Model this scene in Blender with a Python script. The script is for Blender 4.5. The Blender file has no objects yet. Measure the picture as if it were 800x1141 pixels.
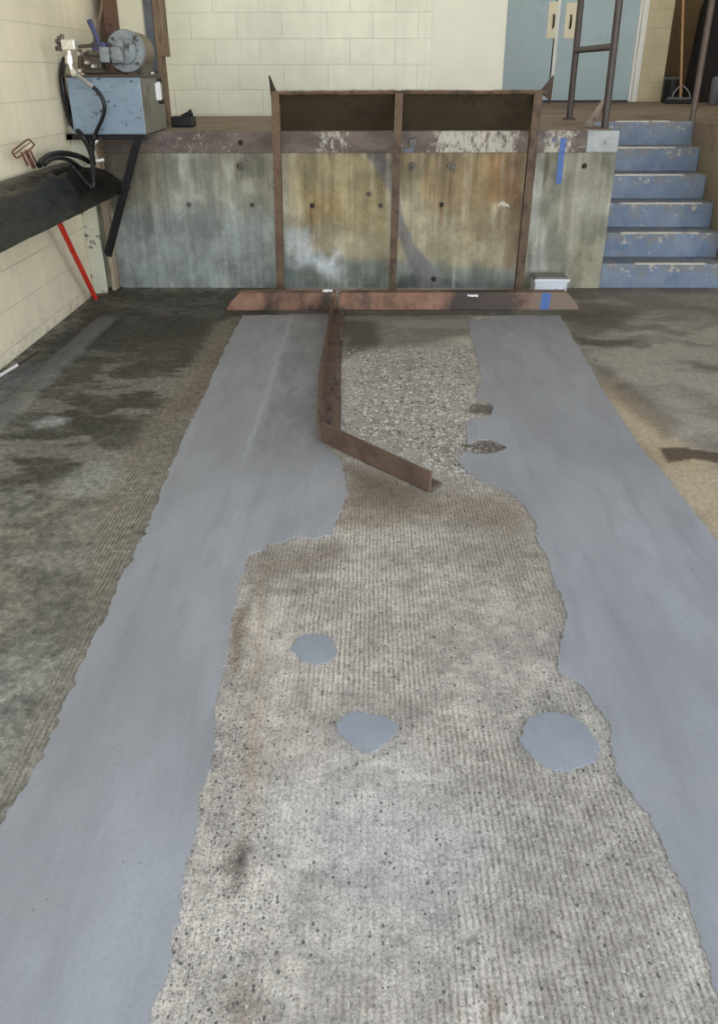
import bpy, bmesh, math, random
import numpy as np
from mathutils import Vector, Matrix
R = random.Random(7)
scene = bpy.context.scene
COL = scene.collection

# ------------------------------------------------------------------ camera model
FPX, PITCH, YAW, ROLL, CAMH = 925.42, 0.4889, -0.0159, -0.0028, 1.4429
D = 6.2965      # front face of the dock wall
H = 1.0694      # platform height
TREAD, RISE = 0.2423, 1.0694 / 6
YB, YD = 8.556, 12.125   # block wall, wall with the double door
XW = -2.0285    # left wall
XS0, XS1 = 1.70, 2.625   # stair notch
_fw = np.array([math.sin(YAW) * math.cos(PITCH), math.cos(YAW) * math.cos(PITCH), -math.sin(PITCH)])
_r = np.array([math.cos(YAW), -math.sin(YAW), 0.0])
_u = np.cross(_r, _fw)
_r2 = _r * math.cos(ROLL) + _u * math.sin(ROLL)
_u2 = np.cross(_r2, _fw)
_o = np.array([0, 0, CAMH])

def at(px, py, z=None, Y=None, X=None):
    """measured point of the photo -> point of the place, on a known floor / wall plane"""
    d = _fw + _r2 * (px - 400) / FPX + _u2 * (570.5 - py) / FPX
    if z is not None: s = (z - CAMH) / d[2]
    elif Y is not None: s = Y / d[1]
    else: s = X / d[0]
    return Vector(_o + s * d)

cam = bpy.data.cameras.new('camera')
cam.sensor_fit = 'VERTICAL'
cam.sensor_height = 36.0
cam.lens = FPX / 1141 * 36.0
cam.clip_end = 200
co = bpy.data.objects.new('camera', cam)
COL.objects.link(co)
M = Matrix(((_r2[0], _u2[0], -_fw[0], 0), (_r2[1], _u2[1], -_fw[1], 0), (_r2[2], _u2[2], -_fw[2], CAMH), (0, 0, 0, 1)))
co.matrix_world = M
scene.camera = co

# ------------------------------------------------------------------ colour + noise helpers
def s2l(c):
    return tuple((x / 255 / 12.92) if x / 255 <= 0.04045 else ((x / 255 + 0.055) / 1.055) ** 2.4 for x in c)

def vnoise(x, y, seed=0):
    xi, yi = np.floor(x).astype(np.int64), np.floor(y).astype(np.int64)
    xf, yf = x - xi, y - yi
    def h(a, b):
        n = (a * 374761393 + b * 668265263 + seed * 1274126177) & 0x7fffffff
        n = ((n ^ (n >> 13)) * 1274126177) & 0x7fffffff
        n = n ^ (n >> 16)
        return (n & 0xffff) / 65535.0
    u, v = xf * xf * (3 - 2 * xf), yf * yf * (3 - 2 * yf)
    return (h(xi, yi) * (1 - u) + h(xi + 1, yi) * u) * (1 - v) + (h(xi, yi + 1) * (1 - u) + h(xi + 1, yi + 1) * u) * v

def fbm(x, y, seed=0, o=4):
    t, a, n = 0, 1, 0
    for k in range(o):
        t = t + a * vnoise(x * 2 ** k, y * 2 ** k, seed + k * 17); n += a; a *= .55
    return t / n

def sstep(a, b, x):
    t = np.clip((x - a) / (b - a), 0, 1)
    return t * t * (3 - 2 * t)

def sdf(x, y, poly):
    """signed distance to a polygon, negative inside"""
    d = np.full(x.shape, 1e9); ins = np.zeros(x.shape, bool)
    n = len(poly)
    for i in range(n):
        ax, ay = poly[i][0], poly[i][1]; bx, by = poly[(i + 1) % n][0], poly[(i + 1) % n][1]
        ex, ey = bx - ax, by - ay
        t = np.clip(((x - ax) * ex + (y - ay) * ey) / (ex * ex + ey * ey + 1e-12), 0, 1)
        d = np.minimum(d, np.hypot(x - ax - t * ex, y - ay - t * ey))
        c = ((ay > y) != (by > y))
        with np.errstate(divide='ignore', invalid='ignore'):
            ins ^= c & (x < (bx - ax) * (y - ay) / (by - ay + 1e-15) + ax)
    return np.where(ins, -d, d)

# ------------------------------------------------------------------ materials
def new_mat(name):
    m = bpy.data.materials.new(name); m.use_nodes = True
    nt = m.node_tree; nt.nodes.clear()
    out = nt.nodes.new('ShaderNodeOutputMaterial')
    b = nt.nodes.new('ShaderNodeBsdfPrincipled')
    nt.links.new(b.outputs[0], out.inputs[0])
    return m, nt, b

class NT:
    """small node-building helper"""
    def __init__(s, nt): s.nt = nt
    def n(s, t, **k):
        x = s.nt.nodes.new(t)
        for a, v in k.items(): setattr(x, a, v)
        return x
    def l(s, a, b): s.nt.links.new(a, b)
    def setin(s, sock, v):
        if isinstance(v, bpy.types.NodeSocket): s.l(v, sock)
        else: sock.default_value = v
    def coord(s): return s.n('ShaderNodeTexCoord').outputs['Object']
    def mapping(s, v, scale=(1, 1, 1), loc=(0, 0, 0), rot=(0, 0, 0)):
        m = s.n('ShaderNodeMapping'); s.l(v, m.inputs[0])
        m.inputs['Scale'].default_value = scale; m.inputs['Location'].default_value = loc; m.inputs['Rotation'].default_value = rot
        return m.outputs[0]
    def noise(s, v, scale, detail=4, rough=.6, dist=0):
        m = s.n('ShaderNodeTexNoise'); s.l(v, m.inputs['Vector'])
        m.inputs['Scale'].default_value = scale; m.inputs['Detail'].default_value = detail
        m.inputs['Roughness'].default_value = rough; m.inputs['Distortion'].default_value = dist
        return m.outputs[0]
    def vor(s, v, scale, feature='F1'):
        m = s.n('ShaderNodeTexVoronoi', feature=feature); s.l(v, m.inputs['Vector']); m.inputs['Scale'].default_value = scale
        return m
    def ramp(s, f, stops):
        m = s.n('ShaderNodeValToRGB'); s.l(f, m.inputs[0])
        e = m.color_ramp.elements
        while len(e) < len(stops): e.new(.5)
        for i, (p, c) in enumerate(stops):
            e[i].position = p; e[i].color = (c, c, c, 1) if isinstance(c, (int, float)) else (*c, 1)
        return m.outputs[0]
    def mix(s, f, a, b, blend='MIX'):
        m = s.n('ShaderNodeMix', data_type='RGBA', blend_type=blend)
        s.setin(m.inputs[0], f)
        for sock, v in ((m.inputs[6], a), (m.inputs[7], b)):
            if isinstance(v, tuple) and len(v) == 3: v = (*v, 1)
            s.setin(sock, v)
        return m.outputs[2]
    def math(s, op, a, b=0.0, c=None, clamp=False):
        m = s.n('ShaderNodeMath', operation=op, use_clamp=clamp)
        s.setin(m.inputs[0], a); s.setin(m.inputs[1], b)
        if c is not None: s.setin(m.inputs[2], c)
        return m.outputs[0]
    def attr(s, name, out='Color'):
        return s.n('ShaderNodeAttribute', attribute_name=name).outputs[out]
    def bump(s, h, strength=.3, dist=.01, normal=None):
        m = s.n('ShaderNodeBump'); s.l(h, m.inputs['Height'])
        m.inputs['Strength'].default_value = strength; m.inputs['Distance'].default_value = dist
        if normal is not None: s.l(normal, m.inputs['Normal'])
        return m.outputs[0]

def mottled(name, base, spots=None, spot_lvl=.62, scale=12, rough=.6, metal=0.0, bump=.25, var=.25, spec=.4, spot_scale=None, stretch=(1, 1, 1), bdist=.004):
    """one base colour with value variation and a second colour (rust, dirt, bare metal) in irregular patches"""
    m, nt, b = new_mat(name); g = NT(nt)
    v = g.mapping(g.coord(), scale=stretch)
    n1 = g.noise(v, scale, 6, .65)
    c = g.mix(g.ramp(n1, [(.25, 0.0), (.75, 1.0)]), tuple(x * (1 - var) for x in base), tuple(min(1, x * (1 + var)) for x in base))
    if spots is not None:
        n2 = g.noise(v, spot_scale or scale * .6, 8, .7)
        c = g.mix(g.ramp(n2, [(spot_lvl - .03, 0.0), (spot_lvl + .03, 1.0)]), c, spots)
    g.l(c, b.inputs['Base Color'])
    b.inputs['Roughness'].default_value = rough; b.inputs['Metallic'].default_value = metal
    b.inputs['Specular IOR Level'].default_value = spec
    g.l(g.bump(g.noise(v, scale * 4, 5), bump, bdist), b.inputs['Normal'])
    return m

rust = mottled('rusty_steel', s2l((98, 81, 65)), s2l((76, 62, 52)), .55, 14, .75, bump=.5)
rust_red = mottled('red_rust_steel', s2l((106, 86, 68)), s2l((92, 72, 57)), .56, 16, .75, bump=.4)
rust_dark = mottled('dark_brown_steel', s2l((72, 60, 54)), s2l((96, 66, 50)), .6, 16, .6, bump=.4)
rail_rust = mottled('brown_rail_steel', s2l((96, 76, 64)), s2l((70, 56, 50)), .55, 18, .6, bump=.35)
post_paint = mottled('dark_handrail_paint', s2l((72, 66, 64)), s2l((92, 70, 60)), .62, 20, .45, bump=.1)
black_steel = mottled('black_steel', s2l((24, 22, 26)), s2l((52, 46, 44)), .66, 20, .5)
tank_blue = mottled('blue_grey_tank_paint', s2l((126, 144, 160)), s2l((58, 60, 62)), .612, 9, .4, bump=.05, var=.12, spot_scale=15, stretch=(1, 1, 1.8))
tank_side = mottled('tank_side_grey', s2l((122, 122, 112)), s2l((92, 88, 78)), .58, 6, .5, bump=.05, var=.12)  # warmer, darker grey for the tank's side faces
motor_grey = mottled('motor_grey', s2l((128, 136, 140)), s2l((64, 60, 56)), .56, 22, .45, bump=.15)
motor_tan = mottled('motor_tan', s2l((122, 108, 86)), s2l((80, 72, 60)), .6, 14, .5, bump=.1)
chrome = mottled('bright_fitting_metal', s2l((225, 220, 210)), s2l((120, 110, 98)), .66, 30, .3, metal=.6, bump=.1)
steel_dirty = mottled('oily_fitting', s2l((70, 62, 52)), s2l((120, 110, 90)), .62, 30, .45, bump=.2)
hose_rub = mottled('black_hose_rubber', s2l((26, 24, 28)), None, .6, 30, .4, bump=.15)
lever_blue = mottled('dark_blue_lever', s2l((62, 66, 104)), s2l((40, 38, 44)), .6, 30, .4)
white_gauge = mottled('white_gauge', s2l((240, 240, 240)), None, .6, 20, .3, bump=.02, var=.04)
red_paint = mottled('red_paint', s2l((206, 52, 40)), s2l((150, 46, 38)), .68, 18, .4, bump=.05, var=.1)
copper = mottled('copper_brown_wire', s2l((120, 80, 66)), s2l((70, 48, 40)), .6, 40, .5)
cream_peel = mottled('peeling_cream_paint', s2l((196, 196, 178)), s2l((70, 66, 58)), .60, 10, .6, bump=.3, var=.1, spot_scale=14)
cream_post = mottled('cream_column_paint', s2l((205, 202, 180)), s2l((120, 112, 98)), .68, 10, .6, bump=.1, var=.06, spot_scale=24)
grey_flange = mottled('grey_column_flange', s2l((88, 92, 98)), s2l((66, 56, 50)), .6, 12, .6)
brown_board = mottled('brown_board', s2l((122, 104, 84)), s2l((98, 80, 64)), .6, 10, .7, stretch=(4, 4, .6))
orange_rust = mottled('orange_rust_column', s2l((98, 72, 56)), s2l((72, 54, 44)), .55, 12, .7)
door_blue = mottled('pale_blue_door_paint', s2l((172, 193, 202)), s2l((158, 180, 190)), .6, 3, .45, bump=.02, var=.06)
white_trim = mottled('white_jamb_paint', s2l((236, 236, 232)), None, .6, 8, .5, bump=.03, var=.04)
plate_cream = mottled('cream_pull_plate', s2l((232, 224, 196)), None, .6, 12, .4, bump=.02, var=.04)
black_plain = mottled('black_plastic', s2l((22, 22, 24)), None, .6, 14, .5, bump=.05)
dark_cloth = mottled('dark_cloth', s2l((34, 30, 30)), None, .6, 8, .9, bump=.2)
wood_handle = mottled('wood_handle', s2l((172, 134, 96)), None, .6, 10, .5, bump=.05, stretch=(6, 6, 1))
grey_metal = mottled('grey_metal', s2l((140, 140, 138)), s2l((96, 92, 88)), .6, 12, .4, metal=.3)
canister_grey = mottled('grey_canister', s2l((96, 98, 102)), s2l((70, 70, 72)), .6, 12, .5)
blue_mark = mottled('blue_marking_paint', s2l((80, 110, 168)), s2l((96, 114, 148)), .6, 30, .7, bump=.05, var=.1)
white_mark = mottled('white_paint_chip', s2l((225, 225, 222)), None, .6, 40, .7, bump=.05, var=.05)
box_white = mottled('white_plastic', s2l((214, 220, 228)), s2l((120, 122, 124)), .62, 14, .5, bump=.05, var=.06)
box_top = mottled('dusty_grey_top', s2l((136, 134, 128)), s2l((112, 108, 102)), .55, 12, .8, bump=.1)
bolt_steel = mottled('old_bolt_steel', s2l((98, 94, 88)), s2l((60, 46, 38)), .55, 40, .5, metal=.3)
bolt_dark = mottled('dark_bolt_hole', s2l((44, 38, 34)), s2l((76, 52, 40)), .6, 40, .7)
nosing_metal = mottled('worn_nosing_metal', s2l((196, 190, 178)), s2l((120, 114, 106)), .62, 16, .5, metal=.15)
plaster_white = mottled('broken_plaster', s2l((206, 200, 184)), s2l((96, 84, 70)), .62, 40, .8, bump=.4)

def block_wall(name, base, axis, z0, u0, dirt=s2l((120, 108, 84)), dirt_lvl=.66, low_dirt=0.0, mortar_dark=.84):
    """painted concrete blocks in running bond; axis = which object axis runs along the wall"""
    m, nt, b = new_mat(name); g = NT(nt)
    sep = g.n('ShaderNodeSeparateXYZ'); g.l(g.coord(), sep.inputs[0])
    cmb = g.n('ShaderNodeCombineXYZ')
    g.l(g.math('ADD', sep.outputs[axis], u0 + 40.64), cmb.inputs[0])
    g.l(g.math('ADD', sep.outputs[2], 20.32 - z0), cmb.inputs[1])
    bt = g.n('ShaderNodeTexBrick'); g.l(cmb.outputs[0], bt.inputs['Vector'])
    bt.inputs['Scale'].default_value = 1.0
    bt.inputs['Mortar Size'].default_value = .0045; bt.inputs['Mortar Smooth'].default_value = .6
    bt.inputs['Brick Width'].default_value = .4064; bt.inputs['Row Height'].default_value = .2032
    bt.inputs['Color1'].default_value = (.96, .96, .96, 1); bt.inputs['Color2'].default_value = (1, 1, 1, 1)
    bt.inputs['Mortar'].default_value = (mortar_dark,) * 3 + (1,)
    v = g.coord()
    n1 = g.noise(v, 1.6, 6, .6)
    c = g.mix(g.ramp(n1, [(.3, 0.0), (.7, 1.0)]), tuple(x * .86 for x in base), tuple(min(1, x * 1.08) for x in base))
    streak = g.noise(g.mapping(v, scale=(9, 9, .7)), 1.5, 5, .6)
    c = g.mix(g.math('MULTIPLY', g.ramp(streak, [(.5, 0.0), (.8, 1.0)]), .35), c, tuple(x * .8 for x in base))
    c = g.mix(1.0, c, bt.outputs['Color'], 'MULTIPLY')
    spots = g.noise(v, 26, 7, .75)
    c = g.mix(g.math('MULTIPLY', g.ramp(spots, [(dirt_lvl, 0.0), (dirt_lvl + .05, 1.0)]), .7), c, dirt)
    if low_dirt:
        lo = g.math('SUBTRACT', 1.0, g.math('DIVIDE', sep.outputs[2], low_dirt), clamp=True)
        s3 = g.math('ADD', g.noise(v, 18, 8, .8), g.math('MULTIPLY', lo, .16))
        c = g.mix(g.math('MULTIPLY', g.ramp(s3, [(.64, 0.0), (.78, 1.0)]), .5), c, s2l((104, 98, 86)))
    g.l(c, b.inputs['Base Color']); b.inputs['Roughness'].default_value = .7; b.inputs['Specular IOR Level'].default_value = .25
    h = g.math('ADD', g.math('MULTIPLY', bt.outputs['Fac'], -1.0), g.math('MULTIPLY', g.noise(v, 60, 5), .25))
    g.l(g.bump(h, .5, .004), b.inputs['Normal'])
    return m

cream_left = block_wall('cream_block_left', s2l((238, 230, 204)), 1, .0662, 0.06, low_dirt=.3, mortar_dark=.84)
cream_back = block_wall('cream_block_back', s2l((237, 238, 222)), 0, H + .2174 - .2032, 0.0, mortar_dark=.80)
cream_door = block_wall('cream_block_rear', s2l((206, 196, 166)), 0, H + .02, 0.1, mortar_dark=.84)
plain_cream = mottled('smooth_cream_concrete', s2l((232, 232, 218)), s2l((182, 172, 146)), .7, 6, .7, bump=.1, var=.04, spot_scale=16)
plain_dark = mottled('grey_soffit', s2l((140, 136, 126)), None, .6, 3, .8, bump=.05)
alcove_brown = mottled('brown_alcove_boards', s2l((142, 120, 90)), s2l((122, 102, 76)), .58, 3, .8, bump=.05, stretch=(1, 1, .5))

# ------------------------------------------------------------------ mesh helpers
ORIGIN = {}

def link(name, bm, mat, parent=None, smooth=False):
    me = bpy.data.meshes.new(name)
    o = bpy.data.objects.new(name, me)
    off = ORIGIN.get(parent.name, Vector()) if parent is not None else Vector()
    if off.length: bmesh.ops.translate(bm, verts=bm.verts, vec=-off)
    bmesh.ops.recalc_face_normals(bm, faces=bm.faces)
    bm.to_mesh(me); bm.free()
    for m in (mat if isinstance(mat, (list, tuple)) else [mat]): me.materials.append(m)
    if smooth:
        for p in me.polygons: p.use_smooth = True
        try:
            me.set_sharp_from_angle(angle=math.radians(40))
        except Exception: pass
    COL.objects.link(o)
    if parent is not None:
        o.parent = parent; ORIGIN[o.name] = off
    return o

def rebase(o, loc):
    """put a one-mesh thing's origin at its base"""
    loc = Vector(loc); o.data.transform(Matrix.Translation(-loc)); o.location = loc; ORIGIN[o.name] = loc
    return o

def tag(o, label, cat, group=None):
    o['label'] = label; o['category'] = cat
    if group: o['group'] = group
    return o

def thing(name, label, cat, loc, group=None):
    o = bpy.data.objects.new(name, None); o.empty_display_size = .1
    COL.objects.link(o); o.location = loc; ORIGIN[o.name] = Vector(loc)
    return tag(o, label, cat, group)

def struct(o):
    if o.parent is None: o['kind'] = 'structure'
    return o

def bevel(bm, edges, w, seg=2):
    if w > 0: bmesh.ops.bevel(bm, geom=list(edges), offset=w, segments=seg, affect='EDGES', profile=.6)

def box(bm, x0, x1, y0, y1, z0, z1, bev=0.0, rot=None, mi=0):
    b2 = bmesh.new()
    bmesh.ops.create_cube(b2, size=1.0)
    for v in b2.verts:
        v.co = Vector((x0 + (v.co.x + .5) * (x1 - x0), y0 + (v.co.y + .5) * (y1 - y0), z0 + (v.co.z + .5) * (z1 - z0)))
    bevel(b2, b2.edges, bev)
    if rot is not None:
        c = Vector(((x0 + x1) / 2, (y0 + y1) / 2, (z0 + z1) / 2))
        bmesh.ops.rotate(b2, verts=b2.verts, cent=c, matrix=rot)
    return merge(bm, b2, mi)

def merge(bm, b2, mi=0):
    vm = {v: bm.verts.new(v.co) for v in b2.verts}
    fs = []
    for f in b2.faces:
        try:
            nf = bm.faces.new([vm[v] for v in f.verts]); nf.material_index = mi; fs.append(nf)
        except ValueError: pass
    b2.free(); return fs

def frame(d):
    d = d.normalized(); a = Vector((0, 0, 1)) if abs(d.z) < .9 else Vector((1, 0, 0))
    x = d.cross(a).normalized(); return x, x.cross(d).normalized()

def tube(bm, pts, r, n=12, cap=True, mi=0):
    pts = [Vector(p) for p in pts]; rings = []
    rr = r if isinstance(r, (list, tuple)) else [r] * len(pts)
    px = None
    for i, p in enumerate(pts):
        d = (pts[min(i + 1, len(pts) - 1)] - pts[max(i - 1, 0)])
        x, y = frame(d)
        if px is not None:
            x = (px - d.normalized() * px.dot(d.normalized())).normalized(); y = x.cross(d.normalized())
        px = x
        rings.append([bm.verts.new(p + (x * math.cos(2 * math.pi * k / n) + y * math.sin(2 * math.pi * k / n)) * rr[i]) for k in range(n)])
    for a, b in zip(rings, rings[1:]):
        for k in range(n):
            f = bm.faces.new((a[k], a[(k + 1) % n], b[(k + 1) % n], b[k])); f.material_index = mi
    if cap: bm.faces.new(rings[0][::-1]).material_index = mi; bm.faces.new(rings[-1]).material_index = mi

def spline(pts, k=8):
    pts = [Vector(p) for p in pts]; out = []
    P = [pts[0]] + pts + [pts[-1]]
    for i in range(1, len(P) - 2):
        for j in range(k):
            t = j / k; a, b, c, d = P[i - 1], P[i], P[i + 1], P[i + 2]
            out.append(.5 * ((2 * b) + (c - a) * t + (2 * a - 5 * b + 4 * c - d) * t * t + (3 * b - a - 3 * c + d) * t ** 3))
    out.append(pts[-1]); return out

def bar(bm, a, b, w, h, up=Vector((0, 0, 1)), bev=.0):
    """a flat bar from a to b, w across, h along the up side"""
    a, b = Vector(a), Vector(b); d = (b - a).normalized()
    s = d.cross(up).normalized(); u = s.cross(d).normalized()
    b2 = bmesh.new()
    vs = [b2.verts.new(p + s * (i * w / 2) + u * (j * h / 2)) for p in (a, b) for i, j in ((-1, -1), (1, -1), (1, 1), (-1, 1))]
    for f in ((0, 1, 2, 3), (7, 6, 5, 4), (0, 4, 5, 1), (1, 5, 6, 2), (2, 6, 7, 3), (3, 7, 4, 0)): b2.faces.new([vs[i] for i in f])
    bevel(b2, b2.edges, bev)
    merge(bm, b2)

def prism(bm, poly, vec, bev=0.0):
    """polygon (list of 3-D points) pushed along vec"""
    b2 = bmesh.new(); vec = Vector(vec)
    a = [b2.verts.new(Vector(p)) for p in poly]; b = [b2.verts.new(Vector(p) + vec) for p in poly]
    b2.faces.new(a); b2.faces.new(b[::-1]); n = len(a)
    for i in range(n): b2.faces.new((a[i], b[i], b[(i + 1) % n], a[(i + 1) % n]))
    bevel(b2, b2.edges, bev, 2)
    merge(bm, b2)

def grid(name, us, vs, fn, cols, floats, mat, extra=None):
    """dense sheet: fn(U,V) -> x,y,z arrays; colour and float attributes hold surface stains and painted shade fixed to the place"""
    U, V = np.meshgrid(us, vs); x, y, z = fn(U, V)
    nx, ny = len(us), len(vs)
    co_ = np.stack([x, y, z], -1).reshape(-1, 3)
    idx = np.arange(nx * ny).reshape(ny, nx)
    q = np.stack([idx[:-1, :-1], idx[:-1, 1:], idx[1:, 1:], idx[1:, :-1]], -1).reshape(-1, 4)
    me = bpy.data.meshes.new(name)
    verts, faces = co_, q
    if extra is not None:
        ev, ef = extra
        verts = np.concatenate([co_, np.array(ev, float)]); faces = np.concatenate([q, np.array(ef) + len(co_)])
    me.vertices.add(len(verts)); me.vertices.foreach_set('co', verts.astype(np.float32).ravel())
    me.loops.add(len(faces) * 4); me.loops.foreach_set('vertex_index', faces.astype(np.int32).ravel())
    me.polygons.add(len(faces)); me.polygons.foreach_set('loop_start', np.arange(0, len(faces) * 4, 4, dtype=np.int32))
    me.update(calc_edges=True)
    c = np.ones((len(verts), 4), np.float32); c[:, :3] = .25; c[:len(co_), :3] = cols.reshape(-1, 3)
    a = me.attributes.new('tint', 'FLOAT_COLOR', 'POINT'); a.data.foreach_set('color', c.ravel())
    for k, f in floats.items():
        a = me.attributes.new(k, 'FLOAT', 'POINT'); ff = np.zeros(len(verts), np.float32); ff[:len(co_)] = f.ravel(); a.data.foreach_set('value', ff)
    me.materials.append(mat); me.validate()
    for p in me.polygons: p.use_smooth = len(us) > 3
    if extra is not None:
        n0 = len(q)
        for p in me.polygons[n0:]: p.use_smooth = False
    o = bpy.data.objects.new(name, me); COL.objects.link(o)
    return o

# ------------------------------------------------------------------ FLOOR
def FP(pts): return [tuple(at(a, b, z=0)[:2]) for a, b in pts]

STRIP_L = [(270, 352), (374, 350), (372, 380), (367, 420), (362, 455), (358, 486), (366, 500), (379, 513), (384, 530), (386, 548), (381, 566), (372, 583),
           (372, 596), (352, 600), (330, 598), (312, 606), (300, 604), (290, 614), (276, 618), (268, 640), (262, 672), (255, 700), (252, 730), (246, 760), (239, 790),
           (236, 830), (230, 860), (219, 900), (212, 945), (200, 990), (194, 1030), (184, 1080), (172, 1120), (160, 1180), (140, 1300),
           (-420, 1300), (-130, 1090), (-40, 980), (0, 925), (25, 880), (48, 842), (70, 790), (92, 740), (120, 680), (140, 636), (163, 590), (185, 535), (208, 480), (228, 440), (248, 395), (262, 366)]
STRIP_R = [(523, 358), (560, 352), (624, 352), (640, 380), (655, 405), (674, 440), (694, 470), (714, 500), (737, 525), (760, 555), (780, 580), (802, 606), (850, 660), (1000, 850), (1150, 1040),
           (1200, 1300), (850, 1300), (815, 1150), (797, 1100), (783, 1060), (770, 1020), (758, 985), (742, 960), (735, 930), (722, 905), (708, 895), (694, 872), (684, 850), (676, 825), (680, 806), (664, 785), (652, 768), (636, 756), (618, 748),
           (622, 728), (626, 706), (632, 688), (628, 668), (618, 655), (612, 625), (600, 604), (598, 588), (585, 565), (570, 550), (545, 540), (522, 528), (510, 513), (516, 506), (524, 501), (526, 505), (536, 507), (550, 505), (560, 502), (565, 498), (558, 494), (546, 490), (534, 489), (526, 494), (521, 494), (519, 482), (523, 466), (530, 467), (542, 465), (549, 461), (550, 456), (545, 450), (538, 446), (531, 444), (534, 432), (536, 420), (530, 395), (524, 375)]
ROUNDS = [[(327, 724), (332, 713), (345, 708), (360, 709), (370, 715), (374, 724), (368, 734), (352, 740), (336, 737)],
          [(375, 812), (380, 800), (394, 794), (412, 796), (430, 802), (444, 810), (438, 822), (424, 832), (408, 838), (392, 832), (380, 822)],
          [(582, 812), (586, 801), (600, 795), (618, 794), (638, 799), (654, 809), (664, 822), (667, 838), (660, 851), (642, 858), (618, 857), (598, 848), (584, 836), (579, 824)]]

xs = np.concatenate([np.linspace(XW, 3.2, 520), np.linspace(3.3, 5.2, 12)])
ys = np.concatenate([np.linspace(-9, .5, 16)[:-1], np.linspace(.5, D + .02, 560)])
X, Y = np.meshgrid(xs, ys)
wx = X + .06 * (fbm(X * 5, Y * 5, 3) - .5) + .03 * (fbm(X * 24, Y * 24, 5, 3) - .5)
wy = Y + .06 * (fbm(X * 5, Y * 5, 9) - .5) + .03 * (fbm(X * 24, Y * 24, 11, 3) - .5)

def mask(pts, soft=.05, px=True):
    d = sdf(wx, wy, FP(pts) if px else pts)
    return 1 - sstep(-soft, soft, d)

def C(c): return np.array(s2l(c))
def over(base, m, c, a=1.0): return base * (1 - (m * a)[..., None]) + C(c) * (m * a)[..., None]

n_lo = fbm(X * 1.3, Y * 1.3, 21); n_md = fbm(X * 5, Y * 5, 31); n_hi = fbm(X * 22, Y * 22, 41, 4)
n_sw = fbm(X * 2.2 + 1.5 * n_lo, Y * 4.5 + 2 * n_md, 51)
base = np.ones(X.shape + (3,)) * C((160, 154, 144))
# old floor on the left: stained, darker towards the dock corner, with lighter worn patches
left = 1 - sstep(-.72, -.60, X)
lb = C((108, 106, 98)) * (.60 + .75 * sstep(.22, .78, n_sw))[..., None]
lb = lb * (.62 + .76 * sstep(.25, .75, n_hi))[..., None]
lb = lb * (1 - np.array([.0, .06, .15]) * sstep(.45, .65, fbm(X * 1.8 + 9, Y * 2.6, 55))[..., None])
base = base * (1 - left[..., None]) + lb * left[..., None]
base = over(base, mask([(0, 480), (70, 420), (150, 355), (262, 350), (250, 390), (215, 450), (150, 520), (90, 500), (40, 520), (0, 540)], .12), (74, 70, 58), .62)
base = over(base, mask([(120, 325), (275, 325), (262, 362), (205, 400), (150, 395), (100, 380), (90, 350)], .12), (66, 64, 56), .6)
base = over(base, mask([(60, 375), (120, 340), (140, 360), (100, 390), (60, 410), (20, 420)], .07), (56, 54, 48), .7)
for (a, b, r) in [(150, 445, .10), (105, 390, .12), (200, 360, .12), (60, 520, .14), (110, 470, .12), (75, 455, .1)]:
    p = at(a, b, z=0); dd = np.hypot((wx - p.x), (wy - p.y) * .6); base = over(base, 1 - sstep(r * .3, r * 1.5, dd), (60, 58, 52), .55)
base = over(base, (sstep(.56, .66, fbm(X * 3.1, Y * 6, 61)) * left * (1 - sstep(4.2, 5.0, Y))), (150, 146, 134), .55)
base = over(base, mask([(60, 540), (90, 520), (130, 515), (150, 530), (130, 550), (80, 556)], .06), (158, 156, 146), .6)
base = over(base, mask([(35, 470), (60, 462), (80, 466), (70, 474), (40, 477)], .03), (176, 174, 168), .7)
base = over(base, mask([(0, 600), (70, 560), (150, 580), (120, 660), (60, 800), (0, 920), (-60, 920)], .2), (122, 119, 108), .4)
# ground-down grooved band left of the left strip
bandL = mask([(262, 352), (250, 395), (210, 478), (165, 590), (120, 682), (70, 792), (0, 930), (-40, 960), (20, 850), (62, 760), (98, 680), (100, 600), (135, 512), (170, 470), (215, 405), (240, 360)], .05)
base = over(base, bandL, (142, 134, 119), .68)
base = over(base, mask([(195, 455), (245, 385), (250, 400), (215, 460)], .05), (112, 92, 72), .5)
# middle: scarified pale concrete
mid = (sstep(-.62, -.52, X) * (1 - sstep(.80, .95, X)))
mb = C((177, 169, 157)) * (.80 + .32 * sstep(.2, .8, n_md))[..., None] * (.82 + .36 * sstep(.2, .8, n_hi))[..., None]
base = base * (1 - mid[..., None]) + mb * mid[..., None]
base = over(base, mask([(380, 395), (525, 390), (530, 540), (480, 520), (385, 480)], .12) * mid, (178, 171, 160), .5)
base = over(base, mask([(376, 350), (530, 350), (530, 372), (470, 385), (380, 392)], .08), (108, 104, 94), .75)
base = over(base, mask([(382, 355), (420, 358), (424, 384), (405, 392), (384, 398)], .05), (74, 68, 58), .8)
base = over(base, mask([(440, 356), (524, 356), (524, 366), (440, 366)], .02), (150, 148, 140), .5)
base = over(base, mask([(384, 515), (420, 525), (480, 548), (560, 552), (592, 570), (570, 588), (500, 578), (420, 584), (372, 586)], .10), (126, 108, 84), .62)
base = over(base, mask([(386, 520), (430, 535), (476, 552), (440, 566), (395, 560)], .07), (92, 80, 66), .55)
base = over(base, mask([(520, 560), (600, 575), (622, 640), (628, 690), (600, 640), (540, 605)], .10), (136, 124, 108), .45)
base = over(base, mask([(270, 618), (300, 618), (340, 612), (380, 600), (384, 620), (310, 640), (280, 660)], .06), (120, 106, 90), .55)
base = over(base, mask([(256, 680), (270, 672), (273, 700), (266, 740), (258, 755), (253, 720)], .025), (112, 94, 72), .8)
base = over(base, mask([(282, 650), (292, 650), (290, 760), (288, 880), (276, 940), (272, 880), (282, 760)], .03), (150, 122, 90), .45)
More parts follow.
